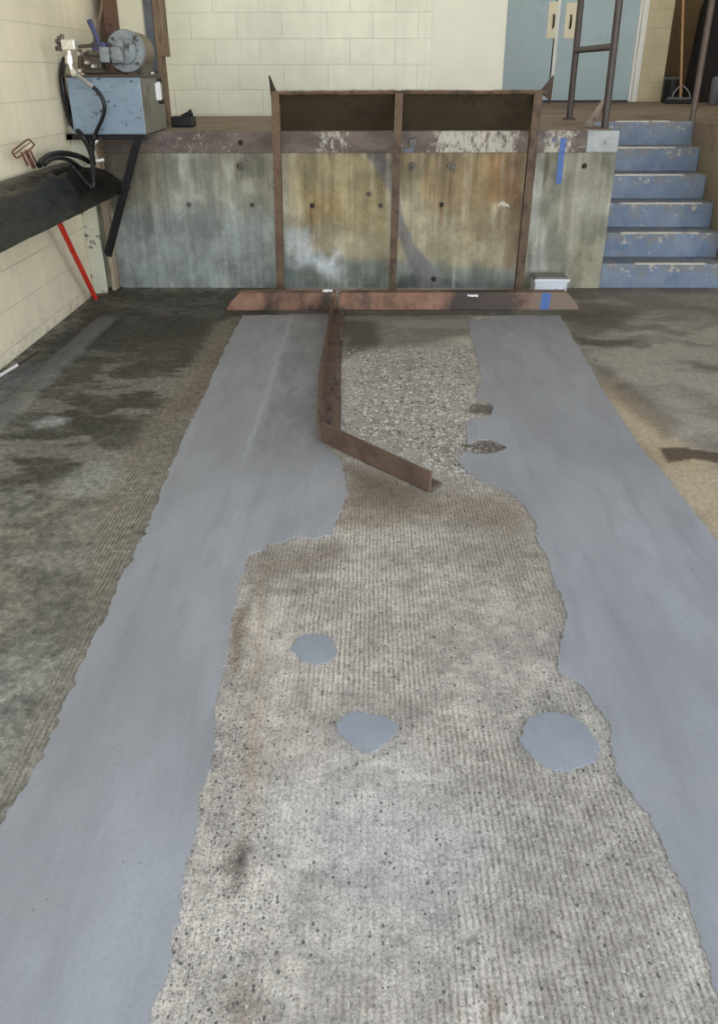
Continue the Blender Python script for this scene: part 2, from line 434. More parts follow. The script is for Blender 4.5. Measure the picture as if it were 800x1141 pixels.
base = over(base, mask([(258, 945), (275, 935), (286, 950), (283, 962), (268, 985), (258, 1000), (256, 970)], .02), (88, 76, 64), .7)
base = over(base, mask([(272, 950), (284, 955), (280, 963), (270, 962)], .01), (48, 42, 38), .9)
base = over(base, mask([(258, 1105), (285, 1095), (292, 1130), (280, 1160), (255, 1160)], .03), (128, 110, 94), .5)
base = over(base, mask([(538, 1095), (552, 1100), (560, 1125), (552, 1150), (545, 1120)], .015), (120, 96, 84), .55)
base = over(base, mask([(640, 900), (700, 910), (720, 970), (700, 1020), (640, 1000)], .12), (150, 144, 132), .5)
base = over(base, mask([(480, 900), (540, 880), (560, 930), (520, 960)], .08), (158, 150, 138), .5)
base = over(base, mask([(560, 930), (480, 1020), (380, 1000), (330, 900), (420, 860)], .2), (182, 182, 188), .35)
for (a, b) in [(540, 455), (543, 497)]:
    p = at(a, b, z=0); dd = np.hypot((wx - p.x) / 1.3, wy - p.y); base = over(base, 1 - sstep(.05, .10, dd), (88, 78, 70), .85)
base = over(base, mask([(248, 344), (650, 344), (650, 352), (560, 351), (248, 352)], .02), (62, 58, 52), .75)  # dark gap line along the beam's foot, its shade painted into the floor
# right of the right strip
right = sstep(.90, 1.0, X)
rb = C((142, 135, 124)) * (.62 + .70 * sstep(.28, .72, n_sw))[..., None] * (.9 + .2 * n_hi)[..., None]
base = base * (1 - right[..., None]) + rb * right[..., None]
tan = mask([(668, 425), (700, 440), (740, 480), (800, 520), (830, 640), (802, 606), (760, 555), (714, 502), (690, 468)], .07)
base = over(base, tan, (186, 166, 134), .75)
base = over(base, mask([(655, 400), (700, 425), (760, 470), (740, 490), (700, 455), (670, 430)], .05), (104, 92, 78), .5)
base = over(base, mask([(733, 499), (760, 498), (800, 505), (830, 512), (830, 522), (770, 512), (742, 516)], .014), (82, 68, 54), .92)
base = over(base, mask([(625, 340), (660, 335), (720, 345), (690, 362), (645, 380), (630, 370)], .06), (92, 84, 76), .7)
base = over(base, mask([(640, 375), (660, 378), (710, 380), (700, 384), (645, 386)], .02), (70, 62, 56), .6)
base = over(base, mask([(670, 322), (800, 322), (830, 350), (760, 350), (690, 335)], .08), (116, 110, 102), .5)
crack = np.abs(fbm(X * 1.1 + 7, Y * 1.1, 71, 5) - .5); base = over(base, (1 - sstep(.0, .006, crack)) * (1 - mid) * sstep(.5, .6, n_lo), (70, 64, 58), .6)
base = np.clip(base, .01, .9)
groove = np.maximum(bandL * 1.5, mid * (1 - sstep(3.1, 3.7, Y)) * (.35 + .65 * sstep(.35, .6, fbm(X * 2.5, Y * 1.6, 81))))
groove = np.where((X > -.75) & (X < -.5) & (Y > 3.2), 0, groove)
rough_a = mask([(385, 390), (530, 385), (535, 540), (480, 525), (385, 480)], .15) * mid
edge_a = mask([(236, 830), (215, 920), (195, 1010), (165, 1141), (290, 1141), (300, 1040), (300, 930), (280, 850), (262, 760), (246, 760)], .05)
edge_b = mask([(580, 790), (640, 760), (690, 850), (740, 950), (700, 950), (660, 870), (600, 870)], .08)
agg = np.clip(.22 * mid + .9 * rough_a + .75 * edge_a + .5 * edge_b, 0, 1)
# the low rounded mortar bead along the left wall
bx = -1.75 + .012 * (fbm(Y * 2, Y * 0, 91) - .5)
prof = np.clip(1 - ((X - bx) / .075) ** 2, 0, 1) ** .6
bead = prof * sstep(2.2, 2.3, Y) * (1 - sstep(5.25, 5.6, Y))
base = over(base, np.clip(bead * 1.6, 0, 1), (124, 124, 118), .6)
base = over(base, mask([(0, 420), (45, 405), (75, 390), (30, 430), (0, 455)], .05), (112, 118, 122), .6)
Zf = .020 * bead - .002 * mid

def floor_material():
    m, nt, b = new_mat('old_concrete_floor'); g = NT(nt); v = g.coord()
    c = g.attr('tint'); gr = g.attr('groove', 'Fac'); ag = g.attr('aggregate', 'Fac')
    sep = g.n('ShaderNodeSeparateXYZ'); g.l(v, sep.inputs[0])
    # parallel grinding grooves running along the floor
    warp = g.math('MULTIPLY', g.math('SUBTRACT', g.noise(g.mapping(v, scale=(1, .35, 1)), 16, 3), .5), 7.0)
    ph = g.math('ADD', g.math('MULTIPLY', sep.outputs[0], 2 * math.pi / .0135), warp)
    w = g.math('MULTIPLY', g.math('ADD', g.math('SINE', ph), 1.0), .5)
    amp = g.math('MULTIPLY', gr, g.ramp(g.noise(v, 30, 5, .75), [(.34, 0.0), (.62, 1.0)]))
    gv = g.math('MULTIPLY', amp, g.ramp(w, [(.0, 1.0), (.45, .25), (.9, 0.0)]))
    c = g.mix(g.math('MULTIPLY', gv, .66, clamp=True), c, s2l((98, 84, 70)))
    # fine grain
    grain = g.noise(v, 170, 4, .7)
    c = g.mix(1.0, c, g.ramp(grain, [(.28, .50), (.5, 1.0), (.72, 1.34)]), 'MULTIPLY')
    mn = g.noise(v, 45, 5, .7)
    c = g.mix(1.0, c, g.ramp(mn, [(.3, .74), (.5, 1.0), (.7, 1.16)]), 'MULTIPLY')
    old = g.attr('aged', 'Fac')
    mo = g.noise(g.mapping(v, scale=(1, .8, 1)), 36, 10, .80, .3)
    c = g.mix(old, c, g.mix(1.0, c, g.ramp(mo, [(.32, .48), (.5, .98), (.66, 1.6)]), 'MULTIPLY'))
    fl = g.noise(g.mapping(v, loc=(3, 1, 0)), 38, 8, .8)
    c = g.mix(g.math('MULTIPLY', old, g.math('MULTIPLY', g.ramp(fl, [(.60, 0.0), (.68, 1.0)]), .4)), c, s2l((158, 154, 142)))
    # exposed stones and pits
    hts = None
    for sc, thr, r, colr, k in ((105, .8, .34, s2l((62, 60, 62)), .9), (160, 1.1, .36, s2l((84, 82, 84)), .8), (240, 1.3, .36, s2l((92, 86, 80)), .7), (150, .9, .30, s2l((216, 213, 206)), .6)):
        wob = g.n('ShaderNodeTexNoise'); g.l(v, wob.inputs['Vector']); wob.inputs['Scale'].default_value = sc * 1.1; wob.inputs['Detail'].default_value = 3
        wv_ = g.n('ShaderNodeVectorMath', operation='SCALE'); g.l(wob.outputs['Color'], wv_.inputs[0]); wv_.inputs['Scale'].default_value = .85 / sc
        va2 = g.n('ShaderNodeVectorMath', operation='ADD'); g.l(v, va2.inputs[0]); g.l(wv_.outputs[0], va2.inputs[1])
        vo = g.vor(g.mapping(va2.outputs[0], loc=(sc * .013, sc * .07, 0), scale=(1.15, .8, 1)), sc)
        pick = g.n('ShaderNodeSeparateColor'); g.l(vo.outputs['Color'], pick.inputs[0])
        chosen = g.math('LESS_THAN', pick.outputs[0], g.math('MULTIPLY', ag, .42 * thr))
        size = g.math('MULTIPLY', pick.outputs[1], r)
        inside = g.math('MULTIPLY', chosen, g.math('LESS_THAN', vo.outputs['Distance'], g.math('ADD', size, .12)))
        c = g.mix(g.math('MULTIPLY', inside, k * .85), c, colr)
        hts = inside if hts is None else g.math('ADD', hts, inside)
    pb = g.attr('pebble', 'Fac')
    for sc, lo, hi in ((62, s2l((104, 98, 90)), s2l((226, 222, 214))), (36, s2l((96, 90, 82)), s2l((216, 210, 200))), (115, s2l((104, 98, 88)), s2l((226, 222, 214)))):
        vo = g.vor(g.mapping(v, scale=(1.1, .9, 1)), sc); pk = g.n('ShaderNodeSeparateColor'); g.l(vo.outputs['Color'], pk.inputs[0])
        k = g.math('MULTIPLY', pb, g.ramp(vo.outputs['Distance'], [(.30, .9), (.55, 0.0)]))
        c = g.mix(g.math('MULTIPLY', k, g.math('LESS_THAN', pk.outputs[0], .12)), c, lo)
        c = g.mix(g.math('MULTIPLY', k, g.math('GREATER_THAN', pk.outputs[0], .80)), c, hi)
        c = g.mix(g.math('MULTIPLY', pb, g.math('MULTIPLY', g.ramp(vo.outputs['Distance'], [(.5, 0.0), (.8, 1.0)]), .16)), c, s2l((84, 76, 66)))
    g.l(c, b.inputs['Base Color'])
    b.inputs['Roughness'].default_value = .8; b.inputs['Specular IOR Level'].default_value = .3
    h = g.math('ADD', g.math('MULTIPLY', gv, -1.0), g.math('MULTIPLY', grain, .7))
    h = g.math('ADD', h, g.math('MULTIPLY', g.math('MULTIPLY', g.noise(v, 90, 4, .7), ag), 2.2))
    g.l(g.bump(h, .55, .004), b.inputs['Normal'])
    return m

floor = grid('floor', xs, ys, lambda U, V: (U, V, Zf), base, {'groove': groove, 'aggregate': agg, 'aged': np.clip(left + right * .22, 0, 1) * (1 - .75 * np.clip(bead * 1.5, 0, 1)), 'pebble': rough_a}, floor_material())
struct(floor)

# ------------------------------------------------------------------ grey repair mortar
SEAM = .53
def mortar(name, c0, c1, seam=False):
    m, nt, b = new_mat(name); g = NT(nt); v = g.coord()
    a = g.noise(g.mapping(v, scale=(1, .45, 1)), 2.2, 5, .6)
    c = g.mix(g.ramp(a, [(.36, 0.0), (.64, 1.0)]), tuple(x * .93 for x in c0), c1)
    sw = g.noise(g.mapping(v, scale=(7, 1.2, 1), rot=(0, 0, .15)), 1.6, 4, .6, .4)
    c = g.mix(g.math('MULTIPLY', g.ramp(sw, [(.48, 0.0), (.68, 1.0)]), .5), c, tuple(x * .80 for x in c0))
    tn = g.noise(v, 3.4, 4, .6)
    c = g.mix(g.math('MULTIPLY', g.ramp(tn, [(.60, 0.0), (.72, 1.0)]), .35), c, s2l((152, 146, 138)))
    if seam:
        # the join between two pours: a faint pale ridge, greyer and smeared on its right
        P = g.n('ShaderNodeNewGeometry').outputs['Position']; sp = g.n('ShaderNodeSeparateXYZ'); g.l(P, sp.inputs[0])
        sx = g.math('ADD', sp.outputs[0], g.math('ADD', SEAM, g.math('MULTIPLY', g.math('SUBTRACT', g.noise(P, 6, 4), .5), .05)))
        far = g.ramp(g.math('DIVIDE', sp.outputs[1], 6.0), [(.50, 0.0), (.56, 1.0)])
        near0 = g.math('MULTIPLY', far, g.math('LESS_THAN', sp.outputs[0], 0.0))
        c = g.mix(g.math('MULTIPLY', near0, g.ramp(g.math('ABSOLUTE', sx), [(.003, .32), (.016, 0.0)])), c, s2l((176, 177, 180)))
        sm = g.math('MULTIPLY', g.ramp(sx, [(.01, 0.0), (.05, 1.0), (.22, .7), (.34, .3)]), g.ramp(g.noise(g.mapping(P, scale=(1.5, .6, 1)), 5, 7, .7), [(.38, 0.0), (.58, 1.0)]))
        c = g.mix(g.math('MULTIPLY', g.math('MULTIPLY', sm, near0), .62), c, s2l((108, 107, 106)))
    c = g.mix(1.0, c, g.ramp(g.noise(v, 120, 4, .7), [(.3, .93), (.7, 1.06)]), 'MULTIPLY')
    pits = g.vor(v, 55)
    pk = g.n('ShaderNodeSeparateColor'); g.l(pits.outputs['Color'], pk.inputs[0])
    pit = g.math('MULTIPLY', g.math('LESS_THAN', pk.outputs[0], .035), g.math('LESS_THAN', pits.outputs['Distance'], .16))
    c = g.mix(g.math('MULTIPLY', pit, .5), c, s2l((90, 90, 92)))
    g.l(c, b.inputs['Base Color']); b.inputs['Roughness'].default_value = .6; b.inputs['Specular IOR Level'].default_value = .35
    g.l(g.bump(g.math('ADD', g.noise(v, 14, 5, .6), g.math('MULTIPLY', pit, -1.0)), .18, .006), b.inputs['Normal'])
    return m
mortar_strip = mortar('grey_mortar', s2l((143, 143, 145)), s2l((155, 156, 159)), True)
mortar_patch = mortar('pale_mortar', s2l((134, 138, 143)), s2l((150, 154, 160)))

def patch(name, pts, mat, label, cat, amp, group=None, seed=0, top=.0025):
    P = FP(pts); out = []
    n = len(P)
    for i in range(n):
        ax, ay = P[i]; bx_, by_ = P[(i + 1) % n]; L = math.hypot(bx_ - ax, by_ - ay)
        k = max(1, int(L / .005)) if min(ay, by_) > .5 else 2
        for j in range(k): out.append((ax + (bx_ - ax) * j / k, ay + (by_ - ay) * j / k))
    A = np.array(out); N = len(A)
    dx = np.roll(A, -5, 0) - np.roll(A, 5, 0); ln = np.hypot(dx[:, 0], dx[:, 1]) + 1e-9
    nrm = np.stack([dx[:, 1] / ln, -dx[:, 0] / ln], -1)
    off = (fbm(A[:, 0] * 14, A[:, 1] * 14, 100 + seed, 4) - .5) * 2 * amp + (fbm(A[:, 0] * 60, A[:, 1] * 60, 130 + seed, 3) - .5) * amp * 1.6
    A = A + nrm * off[:, None]
    bm = bmesh.new()
    t = [bm.verts.new((p[0], p[1], top)) for p in A]
    f = bm.faces.new(t)
    e = bmesh.ops.extrude_face_region(bm, geom=[f])
    for v in e['geom']:
        if isinstance(v, bmesh.types.BMVert): v.co.z = -.004
    bmesh.ops.triangulate(bm, faces=[q for q in bm.faces if len(q.verts) > 4])
    o = link(name, bm, mat)
    c = A.mean(0); rebase(o, (c[0], c[1], 0))
    return tag(o, label, cat, group)

patch('mortar_strip', STRIP_L, mortar_strip, 'long smooth grey mortar strip on the floor left of the grooved concrete', 'mortar strip', .011, 'grey mortar strips', 1)
patch('mortar_strip', STRIP_R, mortar_strip, 'long smooth grey mortar strip on the floor right of the grooved concrete', 'mortar strip', .011, 'grey mortar strips', 2)
patch('mortar_patch', ROUNDS[0], mortar_patch, 'smallest round grey mortar patch, farthest up the grooved concrete', 'mortar patch', .012, 'round mortar patches', 3)
patch('mortar_patch', ROUNDS[1], mortar_patch, 'middle-sized irregular grey mortar patch in the centre of the grooved concrete', 'mortar patch', .012, 'round mortar patches', 4)
patch('mortar_patch', ROUNDS[2], mortar_patch, 'largest oval grey mortar patch, beside the edge of the right mortar strip', 'mortar patch', .010, 'round mortar patches', 5)

# ------------------------------------------------------------------ DOCK WALL with its stains
us = np.linspace(XW, XS0, 420); vs = np.linspace(0, H - .135, 120)
U, V = np.meshgrid(us, vs)
def WP(pts): return [(at(a, b, Y=D).x, at(a, b, Y=D).z) for a, b in pts]
wu = U + .05 * (fbm(U * 8, V * 3, 201) - .5); wv = V + .08 * (fbm(U * 8, V * 3, 203) - .5)
def wm(pts, soft=.06): return 1 - sstep(-soft, soft, sdf(wu, wv, WP(pts)))
st1 = fbm(U * 26, V * 1.6, 211, 4); st2 = fbm(U * 60, V * 3, 221, 3); cl = fbm(U * 4, V * 4, 231, 5); fi = fbm(U * 40, V * 40, 241, 3)
wb = np.ones(U.shape + (3,)) * C((150, 152, 140))
wb = over(wb, wm([(130, 150), (305, 150), (305, 325), (130, 325)], .1), (168, 171, 162), .7)
wb = over(wb, wm([(120, 160), (185, 160), (185, 240), (165, 260), (135, 235)], .12), (120, 112, 84), .6)
wb = over(wb, wm([(135, 230), (305, 240), (310, 325), (120, 330)], .10), (116, 130, 136), .55)
wb = over(wb, wm([(220, 160), (305, 160), (305, 230), (240, 225)], .08), (152, 150, 132), .5)
pan = wm([(314, 160), (590, 160), (580, 270), (560, 318), (330, 318), (318, 260)], .08)
wb = over(wb, pan, (164, 154, 126), .85)
wb = over(wb, wm([(320, 170), (400, 165), (430, 200), (430, 260), (340, 250), (330, 225)], .08), (160, 144, 102), .55)
wb = over(wb, wm([(345, 215), (375, 215), (380, 245), (350, 252)], .05), (146, 116, 70), .5)
wb = over(wb, wm([(448, 165), (520, 165), (560, 170), (560, 230), (480, 235), (448, 200)], .08), (158, 130, 88), .6)
wb = over(wb, wm([(545, 165), (582, 165), (578, 225), (548, 222)], .05), (154, 110, 70), .6)
wb = over(wb, wm([(562, 160), (596, 160), (580, 300), (562, 300), (566, 240)], .05), (112, 84, 60), .65)
wb = over(wb, wm([(445, 185), (470, 190), (465, 222), (448, 225)], .04), (112, 120, 96), .5)
wb = over(wb, wm([(500, 230), (545, 228), (560, 262), (520, 275)], .07), (128, 108, 76), .45)
wb = over(wb, wm([(312, 285), (440, 290), (570, 300), (575, 325), (310, 325)], .05), (96, 114, 116), .65)
wb = over(wb, wm([(316, 255), (345, 255), (352, 285), (378, 280), (380, 312), (345, 300), (318, 295)], .05) * sstep(.40, .6, cl), (196, 204, 208), .75)
wb = over(wb, wm([(440, 318), (448, 308), (500, 310), (520, 322), (440, 324)], .03), (74, 76, 78), .7)
wb = over(wb, wm([(590, 165), (680, 165), (668, 322), (575, 322)], .05), (150, 148, 132), .75)
wb = over(wb, wm([(595, 165), (622, 165), (606, 310), (580, 310)], .05) * sstep(.35, .6, st1), (178, 182, 176), .7)
wb = over(wb, wm([(640, 270), (668, 270), (664, 320), (640, 320)], .06), (150, 140, 110), .5)
# runs of rust and lime
wb = wb * (.72 + .56 * st1)[..., None] * (.92 + .16 * st2)[..., None] * (.8 + .4 * cl)[..., None] * (.9 + .2 * fi)[..., None]
wb = over(wb, sstep(.62, .72, st1) * sstep(.45, .6, cl), (190, 186, 168), .35)
wb = over(wb, sstep(.60, .72, fbm(U * 14, V * 1.2, 251)) * sstep(.55, .95, V / H + .25 * cl), (84, 74, 56), .55)
for a, b in [(492, 228), (459, 185), (503, 185), (348, 229), (560, 228)]:
    p = at(a, b, Y=D); m_ = (1 - sstep(.006, .022, np.abs(wu - p.x + .02 * (cl - .5)))) * sstep(p.z - .32, p.z, V) * (V < p.z)
    wb = over(wb, m_, (112, 72, 44), .6)
wb = over(wb, wm([(404, 163), (424, 165), (438, 192), (445, 225), (448, 246), (462, 275), (480, 298), (500, 322), (466, 322), (452, 290), (440, 255), (432, 215), (418, 190)], .015), (112, 110, 112), .88)
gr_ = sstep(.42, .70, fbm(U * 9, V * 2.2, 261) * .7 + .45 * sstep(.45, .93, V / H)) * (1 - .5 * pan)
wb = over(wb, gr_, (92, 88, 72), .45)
dr = sstep(.55, .72, fbm(U * 34, V * .9, 271, 3)) * sstep(.1, .6, V); wb = over(wb, dr, (190, 186, 168), .2)
dk = sstep(.56, .72, fbm(U * 30 + 5, V * .8, 281, 3)) * sstep(.05, .5, V); wb = over(wb, dk, (92, 82, 62), .22)
wb = over(wb, wm([(100, 150), (168, 150), (158, 170), (150, 200), (138, 235), (118, 235), (110, 190)], .06), (66, 58, 46), .62)  # oily grime under the tank, with the tank's shade painted in
wb = wb * (.78 + .44 * sstep(.25, .75, fbm(U * 9, V * 7, 291, 5)))[..., None]
wb = np.clip(wb * .96, .01, .9)
def dock_mat():
    m, nt, b = new_mat('stained_dock_concrete'); g = NT(nt); v = g.coord()
    c = g.attr('tint')
    c = g.mix(1.0, c, g.ramp(g.noise(v, 90, 5, .7), [(.3, .82), (.5, 1.0), (.7, 1.15)]), 'MULTIPLY')
    c = g.mix(1.0, c, g.ramp(g.noise(g.mapping(v, scale=(16, 16, .8)), 5, 5, .7), [(.3, .92), (.5, 1.0), (.7, 1.06)]), 'MULTIPLY')
    sp = g.noise(v, 34, 7, .8)
    c = g.mix(g.math('MULTIPLY', g.ramp(sp, [(.68, 0.0), (.72, 1.0)]), .6), c, s2l((206, 204, 192)))
    g.l(c, b.inputs['Base Color']); b.inputs['Roughness'].default_value = .75; b.inputs['Specular IOR Level'].default_value = .3
    g.l(g.bump(g.noise(v, 60, 6, .7), .3, .004), b.inputs['Normal'])
    return m
dockm = dock_mat()
def box_faces(x0, x1, y0, y1, z0, z1, skip_front=True):
    v = [(x0, y0, z0), (x1, y0, z0), (x1, y0, z1), (x0, y0, z1), (x0, y1, z0), (x1, y1, z0), (x1, y1, z1), (x0, y1, z1)]
    f = [(1, 5, 6, 2), (5, 4, 7, 6), (4, 0, 3, 7), (3, 2, 6, 7)]
    return v, f
dock = grid('wall_dock', us, vs, lambda a, b: (a, a * 0 + D, b), wb, {}, dockm, extra=box_faces(XW, XS0, D, D + .35, 0, H - .135))
struct(dock)

platform_mat = mottled('brown_platform_concrete', s2l((128, 112, 95)), s2l((102, 88, 74)), .56, 3, .8, bump=.15, var=.14, spot_scale=2.2)
bm = bmesh.new()
box(bm, XW, XS0, D + .012, 14.5, H - .14, H)
box(bm, XS0, XS1, D + 5 * TREAD + .01, 14.5, H - .14, H)
box(bm, XS1, 5.2, D + .012, 14.5, H - .14, H)
struct(link('floor_platform', bm, platform_mat))
cheek_mat = mottled('brown_cheek_concrete', s2l((128, 116, 92)), s2l((104, 92, 72)), .55, 4, .8, bump=.2, var=.18)
bm = bmesh.new(); box(bm, XS1, XS1 + .3, D, 14.0, 0, H - .14); struct(link('wall_stair', bm, cheek_mat))
bm = bmesh.new(); box(bm, XS1 + .3, 5.2, D, D + .3, 0, H - .14); struct(link('wall_dock_right', bm, mottled('plain_grey_concrete', s2l((146, 146, 134)), s2l((122, 118, 102)), .58, 4, .75, bump=.2)))

# rusty steel edge along the top of the dock wall
def edge_mat():
    m, nt, b = new_mat('rusty_dock_edge'); g = NT(nt); v = g.coord()
    n1 = g.noise(g.mapping(v, scale=(1, 1, 2)), 3.2, 6, .7)
    c = g.mix(g.ramp(n1, [(.4, 0.0), (.6, 1.0)]), s2l((88, 78, 73)), s2l((116, 104, 96)))
    n2 = g.noise(g.mapping(v, scale=(1, 1, 1.6), loc=(3, 0, 0)), 4, 7, .75)
    c = g.mix(g.ramp(n2, [(.60, 0.0), (.66, .8)]), c, s2l((116, 78, 68)))
    sep = g.n('ShaderNodeSeparateXYZ'); g.l(v, sep.inputs[0])
    tpos = g.math('DIVIDE', g.math('ADD', sep.outputs[0], 2.03), 3.51)
    worn = g.ramp(tpos, [(.10, .10), (.20, .30), (.30, .18), (.36, .0), (.46, .0), (.475, .5), (.525, .5), (.54, .05), (.68, .1), (.72, .8), (.85, .75), (.875, .15), (.91, .3), (.93, .7), (.96, .6), (.985, .2)])
    n3 = g.math('ADD', g.noise(g.mapping(v, scale=(1.6, 1, 1), loc=(9, 0, 2)), 14, 9, .8), g.math('MULTIPLY', worn, .24))
    c = g.mix(g.math('MULTIPLY', g.ramp(n3, [(.60, 0.0), (.70, 1.0)]), .85), c, s2l((192, 188, 174)))
    n4 = g.noise(g.mapping(v, loc=(5, 1, 7)), 6, 6, .7)
    c = g.mix(g.ramp(n4, [(.64, 0.0), (.68, 1.0)]), c, s2l((104, 112, 134)))
    g.l(c, b.inputs['Base Color']); b.inputs['Roughness'].default_value = .7
    g.l(g.bump(n3, .4, .006), b.inputs['Normal'])
    return m
edgem = edge_mat()
bm = bmesh.new()
box(bm, XW, XS0 - .22, D - .012, D + .10, H - .135, H + .002, .006)
struct(link('trim_1', bm, edgem))
bm = bmesh.new(); box(bm, XS0 - .22, XS0, D - .014, D + .10, H - .135, H + .003, .01)
struct(link('trim_2', bm, mottled('pale_grey_edge_concrete', s2l((160, 166, 166)), s2l((120, 118, 112)), .6, 12, .75, bump=.25)))

# anchors set in the dock wall
def anchor(px, py, kind):
    p = at(px, py, Y=D - (.014 if py < 165 else 0)); bm = bmesh.new()
    if kind == 'plug':
        tube(bm, [p + Vector((0, .01, 0)), p + Vector((0, -.012, 0))], [.030, .026], 16)
        tube(bm, [p + Vector((0, -.010, 0)), p + Vector((0, -.020, 0))], .012, 6)
        o = link('anchor_bolt', bm, bolt_steel, dock)
    elif kind == 'hole':
        tube(bm, [p + Vector((0, .01, 0)), p + Vector((0, -.004, 0))], [.020, .018], 14)
        tube(bm, [p + Vector((0, -.003, 0)), p + Vector((0, -.016, 0))], .009, 6)
        o = link('anchor_bolt', bm, bolt_dark, dock)
    else:
        tube(bm, [p + Vector((0, .01, 0)), p + Vector((0, -.03, .002))], .011, 8)
        tube(bm, [p + Vector((0, -.004, 0)), p + Vector((0, -.012, 0))], .018, 6)
        o = link('anchor_bolt', bm, bolt_steel, dock)
for a, b, k in [(268, 185, 'plug'), (268, 159, 'hole'), (460, 158, 'plug'), (459, 185, 'plug'), (503, 185, 'plug'), (651, 185, 'hole'), (211, 228, 'stud'), (281, 228, 'stud'),
                (348, 229, 'hole'), (424, 229, 'stud'), (492, 228, 'hole'), (411, 216, 'stud'), (308, 186, 'hole'), (483, 311, 'hole')]: anchor(a, b, k)
p = at(560, 228, Y=D); bm = bmesh.new()
for dx, dz, r in [(-.022, .0, .013), (0, .006, .017), (.022, -.002, .014), (.010, -.010, .012), (.040, -.008, .009)]:
    b2 = bmesh.new(); bmesh.ops.create_icosphere(b2, subdivisions=2, radius=r)
    for v in b2.verts: v.co = Vector((v.co.x + R.uniform(-.004, .004), v.co.y * .5, v.co.z * .8 + R.uniform(-.004, .004))) + p + Vector((dx, -.002, dz))
    merge(bm, b2)
link('broken_plug', bm, plaster_white, dock, True)
# blue mark on the wall
bm = bmesh.new(); a0, a1 = at(627.5, 154, Y=D), at(622, 205, Y=D)
prism(bm, [(a0.x - .020, D - .015, a0.z), (a0.x + .020, D - .015, a0.z + .006), (a0.x + .020, D - .015, H - .132), (a0.x - .020, D - .015, H - .132)], (0, .002, 0))
prism(bm, [(a0.x - .020, D - .003, H - .134), (a0.x + .020, D - .003, H - .134), (a1.x + .021, D - .003, a1.z + .03), (a1.x + .020, D - .003, a1.z), (a1.x - .018, D - .003, a1.z + .004), (a1.x - .020, D - .003, a1.z + .04)], (0, .002, 0))
o = link('blue_mark', bm, blue_mark, dock); o['label'] = 'blue painted alignment mark'

# ------------------------------------------------------------------ STAIRS
def stair_paint():
    m, nt, b = new_mat('chipped_blue_stair_paint'); g = NT(nt); v = g.coord()
    oi = g.n('ShaderNodeObjectInfo'); off = g.n('ShaderNodeCombineXYZ'); g.l(g.math('MULTIPLY', oi.outputs['Random'], 20.0), off.inputs[0])
    va = g.n('ShaderNodeVectorMath', operation='ADD'); g.l(v, va.inputs[0]); g.l(off.outputs[0], va.inputs[1]); v2 = va.outputs[0]
    sep = g.n('ShaderNodeSeparateXYZ'); g.l(v, sep.inputs[0])
    n1 = g.noise(v2, 5, 6, .7)
    c = g.mix(g.ramp(n1, [(.35, 0.0), (.65, 1.0)]), s2l((92, 109, 134)), s2l((122, 136, 153)))
    up = g.math('DIVIDE', sep.outputs[2], RISE)
    wear = g.math('MULTIPLY', g.ramp(up, [(.35, 0.0), (.9, 1.0)]), .10)
    n2 = g.math('ADD', g.noise(v2, 9, 8, .72), wear)
    c = g.mix(g.ramp(n2, [(.56, 0.0), (.63, .75)]), c, s2l((122, 122, 118)))
    n3 = g.math('ADD', g.noise(g.mapping(v2, loc=(4, 3, 1)), 13, 7, .7), wear)
    c = g.mix(g.ramp(n3, [(.63, 0.0), (.68, 1.0)]), c, s2l((172, 166, 154)))
    g.l(c, b.inputs['Base Color']); b.inputs['Roughness'].default_value = .6
    g.l(g.bump(n2, .3, .005), b.inputs['Normal'])
    return m
stairp = stair_paint()
tread_mat = mottled('worn_grey_tread', s2l((128, 130, 134)), s2l((108, 118, 138)), .55, 8, .75, bump=.2)
nos = [((686, 137.6), (746, 137.6)), ((688, 167), (752, 167.5)), ((685, 196), (761, 196)), ((690, 227.5), (782, 228)), ((692, 259.4), (778, 259)), ((708, 294.4), (786, 295))]
stairs = thing('concrete_stairs', 'blue painted concrete steps with chipped risers up to the loading dock', 'stairs', ((XS0 + XS1) / 2, D, 0))
for i in range(6):
    y0 = D + i * TREAD; zt = (i + 1) * RISE; k = 5 - i
    bm = bmesh.new()
    fs = box(bm, XS0 + .002, XS1 - .002, 0, D + 5 * TREAD + .008 - y0 + (.0 if i < 5 else 0.0) + .0, 0, RISE - (.0005 if i < 5 else .0), .006)
    bm.normal_update()
    for f in bm.faces:
        if f.normal.z > .8: f.material_index = 1
    o = link('step', bm, [stairp, tread_mat], None)
    o.location = (0 - ((XS0 + XS1) / 2), y0 - D, i * RISE); o.parent = stairs
    ORIGIN[o.name] = ORIGIN[stairs.name]
    (ax, ay), (bx_, by_) = nos[k]
    x0 = max(at(ax, ay, Y=y0).x, XS0 + .01); x1 = min(at(bx_, by_, Y=y0).x, XS1 - .02)
    bm = bmesh.new(); box(bm, x0, x1, y0 - .006, y0 + .03, zt - .006, zt + .003, .0015)
    n_ = link('nosing_strip', bm, nosing_metal, stairs)
    n_.parent = o; n_.location = -Vector(o.location)

# ------------------------------------------------------------------ WALLS, CEILING, DOOR
bm = bmesh.new(); box(bm, XW - .2, XW, -1.0, YB, 0, 4.3); struct(link('wall_left', bm, cream_left))
bm = bmesh.new(); box(bm, XW - .2, .52, YB, YB + .2, H, 4.3); struct(link('wall_back', bm, cream_back))
xe = at(562, 60, Y=YB).x
bm = bmesh.new(); box(bm, .52, xe, YB - .006, YB + .25, H, 4.4, .006); struct(link('wall_pier', bm, plain_cream))
bm = bmesh.new(); box(bm, xe - .15, xe - .01, YB + .25, YD, H, 4.3); struct(link('wall_inner', bm, plain_cream))
dl, dc, dr = 1.62, 2.335, at(707, 112, Y=YD).x
xr = at(735.5, 114, Y=YD).x
bm = bmesh.new()
box(bm, xe - .2, dl - .05, YD, YD + .2, H, 4.3); box(bm, dr, xr, YD, YD + .2, H, 4.3); box(bm, dl - .05, dr, YD, YD + .2, H + 2.15, 4.3)
